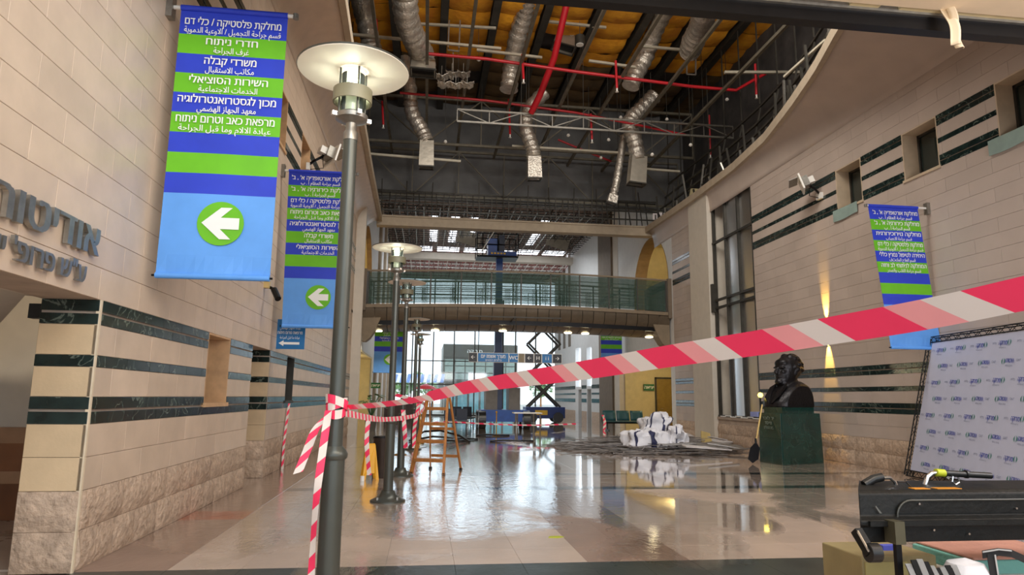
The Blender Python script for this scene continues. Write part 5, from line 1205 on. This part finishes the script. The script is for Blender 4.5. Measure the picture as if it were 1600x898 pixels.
for k, (px, py, L_, lb) in enumerate([(800, 690, 1.6, 'dark twisted strip on the wet floor below the white table'), (590+140, 687, .8, 'small dark scrap on the floor right of the ladder'), (700, 690, 1.5, 'thin strip lying behind the ladder'), (770, 681, 1.4, 'thin strip at the foot of the brass post')]):
    c = PZ(px, py); m = MB(); m.path([(-L_/2, 0, .03), (-L_*.2, .1, .05), (L_*.2, -.05, .04), (L_/2, .1, .03)], .035, 6); o = m.build('metal_strip', blackp); o.location = (c.x, c.y, 0); tag(o, lb, 'metal strip')
t = thing('cable', PZ(690, 672), 'black bent hoses lying on the floor behind the ladder', 'cable'); 
c = PZ(640, 690); MB().path([c+Vector((0, 0, .04)), c+Vector((.5, 1.2, .3)), c+Vector((1.1, 1.0, .35)), c+Vector((1.8, .2, .2)), c+Vector((2.1, -.4, .03))], .04, 8).build('hose', blackp, t, smooth=True); MB().path([c+Vector((.2, .5, .04)), c+Vector((.8, -.2, .2)), c+Vector((1.4, .6, .12)), c+Vector((1.6, 1.6, .04))], .035, 8).build('hose', blackp, t, smooth=True)
def bag(c, rx, ry, rz, seed, lbl, straps, lean=0):
    t = thing('debris_bag', (c[0], c[1], 0), lbl, 'bag'); c = Vector(c)
    def pt(u, v, off=0):
        a = 2*PI*u; e = PI*(v-.5); k = .55
        f = lambda x: math.copysign(abs(x)**k, x)
        p = Vector((rx*f(math.cos(e))*f(math.cos(a)), ry*f(math.cos(e))*f(math.sin(a)), rz*f(math.sin(e))))
        n = noise.noise(p*3.2+Vector((seed, 0, 0)))*.22-abs(noise.noise(p*6+Vector((seed, 5, 0))))*.14+noise.noise(p*14+Vector((seed, 9, 0)))*.03
        p += p.normalized()*(n+off); p.x += lean*(p.z); p.z = max(p.z, -rz*.98); return c+p
    MB().grid(lambda a, b: pt(a, b), 48, 26).build('sack', bagm, t, smooth=True)
    for s in straps:
        m = MB(); m.grid(lambda a, b: pt(s+.018*(a-.5), .12+.8*b, .015), 2, 24); solid(m.build('strap', bagd, t, smooth=True), .008)
    return t
bc = P(1040, 673, 21.0)
bag((7.45, 21.7, .66), .52, .42, .46, 3, 'rear crumpled white builder bag with dark blue straps on the rubble heap', (.62, .7, .78, .86), .25)
bag((6.85, 20.75, .36), .66, .40, .30, 8, 'front sagging white builder bag on the rubble heap', (.68, .76), -.1)
bag((7.85, 20.72, .42), .28, .34, .36, 15, 'small standing white sack at the right of the two bags', (.72,), 0)
q = PZ(1105, 697); o = MB().prism([(0, 0, 0), (.42, .0, 0), (.36, .1, .42), (.05, .12, .5)], (.02, .10, 0)).build('foam_block', foamy); o.location = (q.x-.2, q.y, .02); tag(o, 'upright piece of yellow foam in the rubble beside the bags', 'foam')
for k, (px, py, w_, h_, rz_, lb, tone) in enumerate([(1105, 695, 1.5, .9, .2, 'white board with raised edge lying at the right of the heap', 0), (1080, 685, 1.1, .7, -.3, 'crumpled pale board behind the foam block', 0), (1120, 705, 1.6, .5, .1, 'long flat grey board nearest the plinth', 1), (1105, 712, 1.4, .3, .05, 'narrow pale strip board at the front of the heap', 0), (1060, 708, 1.0, .3, -.1, 'grey scrap of board in front of the bags', 1)]):
    c = PZ(px, py); o = MB().b2((-w_/2, -h_/2, 0), (w_/2, h_/2, .03)).build('board', [mat('white_board', (204, 200, 200), .5), mtS][tone]); o.location = (c.x, c.y, .10+.04*k); o.rotation_euler = (random.uniform(-.04, .12), random.uniform(-.08, .08), rz_); tag(o, lb, 'board')
random.seed(21)
for k, (px, py, nm_) in enumerate([(1072, 694, 'left of the foam block'), (1088, 706, 'in front of the foam block'), (1128, 688, 'behind the wide white board'), (1142, 698, 'right end of the board pile'), (1155, 708, 'close before the shovel'), (1110, 702, 'middle of the board pile'), (1066, 684, 'behind the bags at right'), (1130, 712, 'front edge of the board pile')]):
    c = PZ(px, py); w_ = random.uniform(.5, 1.3); h_ = random.uniform(.12, .5); o = MB().b2((-w_/2, -h_/2, 0), (w_/2, h_/2, .025)).build('board', [MATS['white_board'], mtS, rubble][k % 3]); o.location = (min(c.x, 10.0), c.y, .12+.05*(k % 4)); o.rotation_euler = (random.uniform(-.1, .3), random.uniform(-.18, .18), random.uniform(-.5, .5)); tag(o, 'tilted broken ceiling board, '+nm_, 'board', 'broken boards in the rubble')
# papers on the ledge of the tall window
for k in range(7):
    yy = 21.5+k*.42; o = MB().b2((-.14, -.2, 0), (.14, .2, .03)).build('paper_stack', white); o.location = (XR+.1, yy, .975+.03*(k % 2)); o.rotation_euler = (0, 0, random.uniform(-.2, .2)); tag(o, ('nearest', 'second nearest', 'third nearest', 'middle', 'third farthest', 'second farthest', 'farthest')[k]+' white paper stack on the sill of the tall window', 'papers', 'papers on the tall window sill')
o = MB().b2((-.1, -.25, 0), (.1, .25, .16)).build('parcel', mat('blue_white_pack', (150, 160, 220), .5)); o.location = (XR+.05, 21.6, 1.05); tag(o, 'pale blue packet at the near end of the tall window sill', 'packet')

# ---------------------------------------------------------------- potted plant, far furniture
t = thing('potted_plant', (-2.5, 33, 0), 'leafy potted plant in front of the far left yellow corridor', 'plant'); MB().lathe((-2.5, 33, 0), [(.22, 0), (.3, .6), (.32, .65), (.26, .65), (.0, .58)], 16).build('pot', mat('pot_grey', (80, 78, 74), .6), t, smooth=True)
for k in range(16):
    a = k*2.4; h = random.uniform(.5, 1.1); tip = Vector((-2.5+.45*math.cos(a), 33+.45*math.sin(a), .6+h)); st = Vector((-2.5, 33, .6)); m = MB(); m.path([st, st.lerp(tip, .5)+Vector((0, 0, .15)), tip], .012, 5); s_ = m.build('stem', leaf, t)
    x = Vector((math.cos(a), math.sin(a), -.3)); y_ = Vector((-math.sin(a), math.cos(a), 0)); m = MB(); m.quad([tip-x*.05, tip+x*.12+y_*.12, tip+x*.4, tip+x*.12-y_*.12]); solid(m.build('leaf', leaf, s_), .006)
t = thing('reception_counter', P(600, 640, 46), 'low dark counter far down the left side of the hall', 'counter'); c = Vector(t.location); c.z = 0
MB().b2((-2.6, 45, 0), (-.8, 46, 1.1)).build('front', mat('counter_dark', (70, 50, 44), .5), t); MB().b2((-2.7, 44.9, 1.1), (-.7, 46.1, 1.16)).build('worktop', whitep, t)
t = thing('market_umbrella', (.3, 48, 0), 'small red umbrella or awning far behind the ladder', 'umbrella'); q = P(665, 606, 48); q.z = 0; MB().tube((q.x, 48, 0), (q.x, 48, 2.4), .03, 6).build('pole', whitep, t); MB().lathe((q.x, 48, 2.1), [(.9, 0), (.5, .22), (.0, .38)], 12).build('canopy', redp, t)
# ---------------------------------------------------------------- outside the glass
t = thing('glazed_building', (4.5, 66, 0), 'grey building with a glazed upper storey beyond the end glass', 'building')
by0 = 66; a = P(693, 537, by0); b = P(808, 597, by0); f_ = mat('facade_grey', (120, 118, 110), .6); win = mat('facade_pane', (170, 186, 176), .2)
MB().b2((a.x, by0, b.z), (b.x, by0+8, a.z+.0)).build('upper_storey', f_, t); MB().b2((a.x, by0-.15, a.z-1.3), (b.x, by0, a.z-.05)).build('fascia', mat('facade_dark', (92, 90, 82), .6), t); MB().b2((a.x-.4, by0-.6, b.z-.5), (b.x+.2, by0+8, b.z)).build('canopy', MATS['facade_dark'], t)
n = 7; wz0, wz1 = b.z+.15, a.z-1.45
for k in range(n):
    for j in range(3):
        x0_ = a.x+.15+(b.x-a.x-.3)*k/n; x1_ = a.x+.15+(b.x-a.x-.3)*(k+1)/n; z0_ = wz0+(wz1-wz0)*j/3; z1_ = wz0+(wz1-wz0)*(j+1)/3
        MB().b2((x0_+.05, by0-.06, z0_+.05), (x1_-.05, by0-.01, z1_-.05)).build('window_pane', win, t)
for k in range(6): x0_ = a.x+.4+k*(b.x-a.x-.6)/6; MB().b2((x0_, by0+.1, .1), (x0_+.9, by0+.2, b.z-.6)).build('door_pane', mat('door_pane_teal', (120, 176, 186), .2), t)
MB().b2((a.x, by0+.2, 0), (b.x, by0+8, b.z-.5)).build('ground_storey', f_, t)
text('סורוקה', .5, white, t, Vector((0.2, -.2, a.z-.7)), FRONT, bold=.03)
t = thing('striped_awning', (-1, 63, 0), 'pale blue and white striped awning outside, left of the far building', 'awning')
for k in range(16):
    q0 = P(612+k*5.2, 585, 63); q1 = P(612+k*5.2+5, 598, 63); MB().prism([(q0.x, 63, q0.z), (q1.x, 63, q0.z), (q1.x-.15, 62.2, q1.z), (q0.x-.15, 62.2, q1.z)], (0, 0, .04)).build('stripe', mat('awning_blue', (120, 150, 206), .7) if k % 2 else whitep, t)
for px in (612, 640, 668, 694): q = P(px, 598, 63); MB().tube((q.x, 62.4, 0), (q.x, 62.4, q.z), .06, 6).build('post', galv, t)
for k, (px, y_, s_) in enumerate([(628, 75, 2.2), (652, 80, 2.6), (676, 78, 2.0), (845, 78, 2.4)]):
    q = P(px, 620, y_); t = thing('outdoor_tree', (q.x, y_, 0), ['pale green tree seen outside left of the fourth lamp post', 'larger tree outside behind the striped awning', 'small tree outside right beside the far building', 'tree outside seen through the scissor lift'][k], 'tree')
    MB().tube((q.x, y_, 0), (q.x, y_, s_*.8), .12, 8).build('trunk', wood, t); m = MB()
    for j in range(260):
        a_ = random.random()*2*PI; e_ = math.acos(random.uniform(-1, 1)); r_ = s_*.6*random.random()**.4; c = Vector((q.x+r_*math.sin(e_)*math.cos(a_), y_+r_*math.sin(e_)*math.sin(a_), s_*1.2+r_*math.cos(e_)*.9)); d1 = Vector((random.gauss(0, 1), random.gauss(0, 1), random.gauss(0, 1))).normalized()*.22; d2 = d1.cross(Vector((random.gauss(0, 1), random.gauss(0, 1), 1))).normalized()*.14; m.quad([c-d1, c+d2, c+d1, c-d2])
    fo = m.build('foliage', mat('far_leaves', (120, 160, 96), .7), t); fo['kind'] = 'stuff'

# ---------------------------------------------------------------- equipment on the cart, near right
Ey = 4.0
blk2 = mat('scuffed_black_plastic', (15, 16, 15), .5, spec=.3, var=.3, scale=6, bump=.15)
t = thing('equipment_case', P(1460, 860, Ey), 'long black wheeled equipment case with bent chrome handle at lower right', 'equipment')
def E_(px, py, y=Ey): return P(px, py, y)
# body: profile extruded along the hall's cross direction
bx_l = E_(1343, 800).x; bx_r = 4.9; ztp = E_(1345, 751, Ey+.5).z; zsh = E_(1345, 822).z; zbt = E_(1345, 848).z
prof = [(0, zbt), (.0, zsh), (-.05, zsh+.01), (-.05, zsh+.04), (0, zsh+.06), (.02, ztp-.02), (.05, ztp), (.5, ztp), (.55, ztp-.05), (.55, zbt)]
m = MB(); np_ = len(prof); m.mesh([(bx_l+a*.70, Ey+a, z) for a, z in prof]+[(bx_r, Ey+a, z) for a, z in prof], [tuple(range(np_)), tuple(range(2*np_-1, np_-1, -1))]+[(i, (i+1) % np_, np_+(i+1) % np_, np_+i) for i in range(np_)]); bo = m.build('body', blk2, t); bevel(bo, .008)
# raised panel
m = MB(); x0_ = E_(1400, 800).x; zt_ = min(ztp-.05, E_(1420, 781).z); pts = [(bx_r, zsh+.075)]; pts = [(x0_, zsh+.07)]+[(x0_+.10-.10*math.cos(a_*PI/2/6), zt_-.10+.10*math.sin(a_*PI/2/6)) for a_ in range(7)]+[(bx_r, zt_-.0), (bx_r, zsh+.07)]
m.prism([(x, Ey-.005, z) for x, z in pts], (0, .03, 0)); bevel(m.build('raised_panel', blk2, t), .006)
m = MB(); m.path([(x, Ey-.01, z) for x, z in pts[:-1]], .006, 6); m.build('panel_rim', mat('worn_edge', (66, 66, 60), .4), t)
for px, py in ((1437, 787), (1589, 794), (1460, 828), (1515, 834)): q = E_(px, py, Ey-.02); MB().tube(q, q+Vector((0, .03, 0)), .007, 8).build('rivet', chrome, t)
MB().beam(Vector((bx_l+.02, Ey-.06, zsh+.025)), Vector((bx_r, Ey-.06, zsh+.025)), .02, .03).build('ridge', blk2, t)
q = E_(1402, 830, Ey-.1); MB().b2((q.x-.035, Ey-.13, q.z-.07), (q.x+.03, Ey-.03, q.z+.06)).build('clamp', mat('olive_metal', (92, 88, 70), .45, .5), t)
MB().beam((q.x, Ey-.09, q.z-.04), (q.x-.005, Ey-.09, .02), .035, .03).build('support_leg', blackm, t)
MB().beam((q.x-.1, Ey-.09, .03), (q.x+.5, Ey-.09, .03), .05, .04).build('foot_bar', blackm, t)
for xx in (4.6,): MB().beam((xx, Ey+.1, zbt), (xx, Ey+.1, 0.0), .04).build('support_leg', blackm, t)
# lower left castor with arm
a = E_(1338, 828, Ey-.05); b = E_(1361, 866, Ey-.15); MB().beam(a, b, .05, .05).build('castor_arm', blk2, t); MB().tube(b+Vector((-.02, 0, .01)), b+Vector((.045, 0, .01)), .055, 16).build('castor', blackp, t, smooth=True); MB().tube(a+Vector((-.012, -.03, 0)), b+Vector((-.03, -.03, .02)), .008, 6).build('chrome_trim', chrome, t)
# rear handle
MB().path([E_(1350, 757, Ey+.3), E_(1365, 748, Ey+.3), E_(1378, 745, Ey+.3)], .028, 10).build('rear_grip', blackp, t, smooth=True); MB().path([E_(1376, 746, Ey+.3), E_(1390, 746, Ey+.3), E_(1398, 752, Ey+.3), E_(1402, 764, Ey+.3)], .012, 8).build('rear_handle', chrome, t, smooth=True)
# main handle
MB().path([E_(1446, 766, Ey+.3), E_(1446, 755, Ey+.3), E_(1449, 745, Ey+.3), E_(1456, 739, Ey+.3), E_(1465, 738, Ey+.3)], .016, 10).build('handle_tube', chrome, t, smooth=True); MB().tube(E_(1462, 738, Ey+.3), E_(1475, 739, Ey+.3), .026, 14).build('yellow_collar', mat('lime_plastic', (176, 184, 36), .5), t, smooth=True)
MB().tube(E_(1475, 739, Ey+.3), E_(1548, 743, Ey+.3), .021, 14).build('grip', blackp, t, smooth=True); MB().tube(E_(1508, 740.5, Ey+.3), E_(1511, 740.7, Ey+.3), .028, 14).build('grip_ring', blackp, t, smooth=True)
MB().path([E_(1489, 744, Ey+.28), E_(1488, 752, Ey+.28), E_(1493, 757, Ey+.28), E_(1499, 753, Ey+.28), E_(1497, 745, Ey+.28)], .006, 6).build('ring', chrome, t); MB().beam(E_(1478, 744, Ey+.3), E_(1482, 747, Ey+.3), .02).build('lever', galv, t)
for (p, q_, w_) in (((1476, 764), (1515, 768), .012), ((1440, 766), (1465, 767), .006)): a = E_(*p); b = E_(*q_); a.z = b.z = ztp+.001; MB().b2((a.x, Ey+.06, ztp), (b.x, Ey+.12, ztp+.004)).build('orange_sticker', mat('orange_sticker', (214, 140, 30), .5), t)
MB().path([E_(1402, 752, Ey+.1), E_(1415, 752, Ey+.12), E_(1425, 762, Ey+.12)], .004, 5).build('thin_wire', blackp, t)
m = MB(); q0 = E_(1369, 790, Ey-.012); m.prism([q0, q0+Vector((.035, 0, -.045)), q0+Vector((.02, 0, -.045)), q0+Vector((-.005, 0, -.005))], (0, .003, 0)); m.build('scuff_mark', mat('scuff', (96, 96, 92), .6), t)
# webbing straps
stm = mat('webbing_strap', (30, 30, 32), .8); stw = mat('webbing_edge', (176, 176, 176), .7)
t = thing('webbing_strap', E_(1480, 880), 'coil of black and white webbing strap under the case', 'strap')
for k in range(9):
    q = E_(1425+k*9, 890-abs(k-5)*1.2-6*math.sin(k*.5), Ey-.2); m = MB(); m.grid(lambda a, b: (q.x+.04*a, q.y+.06*math.sin(b*PI), q.z-.09+.09*math.sin(b*PI)*(1+.2*math.sin(k))), 1, 10); solid(m.build('strap_turn', stm if k % 2 else stw, t), .006)
t = thing('webbing_strap', E_(1560, 872), 'black strap with white edging hanging from the right of the case', 'strap')
def rib(pts, w_, mt, nm, off=0):
    m = MB(); pts = [Vector(p) for p in pts]
    for a, b in zip(pts, pts[1:]): m.quad([a+Vector((0, -.002*off, w_/2)), b+Vector((0, -.002*off, w_/2)), b-Vector((0, .002*off, w_/2)), a-Vector((0, .002*off, w_/2))])
    solid(m.build(nm, mt, t), .005)
rib([E_(1535, 866, Ey-.14), E_(1560, 862, Ey-.16), E_(1580, 864, Ey-.16), E_(1602, 874, Ey-.14)], .045, stm, 'strap_loop'); rib([E_(1535, 862, Ey-.15), E_(1560, 858, Ey-.17), E_(1580, 860, Ey-.17)], .008, stw, 'strap_edge', 1)
m = MB(); a = E_(1542, 866, Ey-.15); b = E_(1552, 898, Ey-.15); m.quad([a, a+Vector((.05, 0, 0)), b+Vector((.05, 0, -.3)), b+Vector((0, 0, -.3))]); solid(m.build('strap_end', stm, t), .005); m = MB(); m.quad([a+Vector((.04, -.01, 0)), a+Vector((.05, -.01, 0)), b+Vector((.05, -.01, -.3)), b+Vector((.04, -.01, -.3))]); solid(m.build('strap_edge', stw, t), .003)
# things lying below the case
t = thing('cardboard_box', (3.0, 4.75, 0), 'olive brown box standing behind the legs of the black case', 'box')
a = P(1326, 862, 4.9); b = P(1440, 866, 4.9); m = MB(); m.b2((a.x, 4.75, 0), (b.x, 5.25, a.z)); bevel(m.build('carton', mat('olive_carton', (150, 136, 96), .7), t), .01); MB().b2((a.x+.02, 4.74, a.z-.14), (a.x+.35, 4.75, a.z-.04)).build('flap', mat('carton_light', (180, 168, 110), .7), t)
t = thing('folded_cloth', (4.3, 4.6, 0), 'stack of folded teal, rose and white cloths under the black case', 'cloth'); b2_ = P(1450, 850, 5.0)
for k, (col, h) in enumerate([((168, 130, 112), .20), ((176, 96, 84), .035), ((214, 206, 196), .03), ((120, 182, 172), .10), ((190, 140, 124), .02)]):
    z0_ = b2_.z-.42+sum((.20, .035, .03, .10, .02)[:k]); m = MB(); m.b2((b2_.x+.0+.03*k, 4.7, z0_), (4.9, 5.3, z0_+h)); bevel(m.build('folded_layer', mat('cloth_%d' % (k+1), col, .85, bump=.3), t), .01)
MB().b2((b2_.x+.02, 4.72, 0), (4.88, 5.28, b2_.z-.42)).build('trolley_box', mat('trolley_grey', (150, 140, 130), .6), t)
o = MB().lathe((0, 0, 0), [(.12, 0), (.14, .04), (.1, .12), (.0, .15)], 16).build('white_bundle', bagm, smooth=True); q = E_(1510, 895, Ey-.05); MB().b2((-.12, -.12, -(q.z-.06)), (.12, .12, 0)).build('stool', blackp, o, local=True); o.location = (q.x, q.y, q.z-.06); tag(o, 'rounded white bundle on a black stool below the case', 'bundle')
o = MB().b2((-.06, -.03, 0), (.06, .03, .035)).build('blue_rag', mat('rag_blue', (90, 100, 210), .8)); q = P(1388, 862, 4.95); o.location = (q.x, 4.95, a.z); tag(o, 'small blue rag lying on the olive box', 'rag')
# scrap on the floor
q = PZ(868, 839); o = MB().prism([(-.09, -.03, 0), (.02, -.05, 0), (.1, 0, 0), (.04, .05, 0), (-.07, .03, 0)], (0, 0, .006)).build('leaf_scrap', mat('lime_scrap', (176, 186, 40), .6)); o.location = (q.x, q.y, 0); tag(o, 'tiny lime yellow scrap on the middle of the floor', 'scrap')
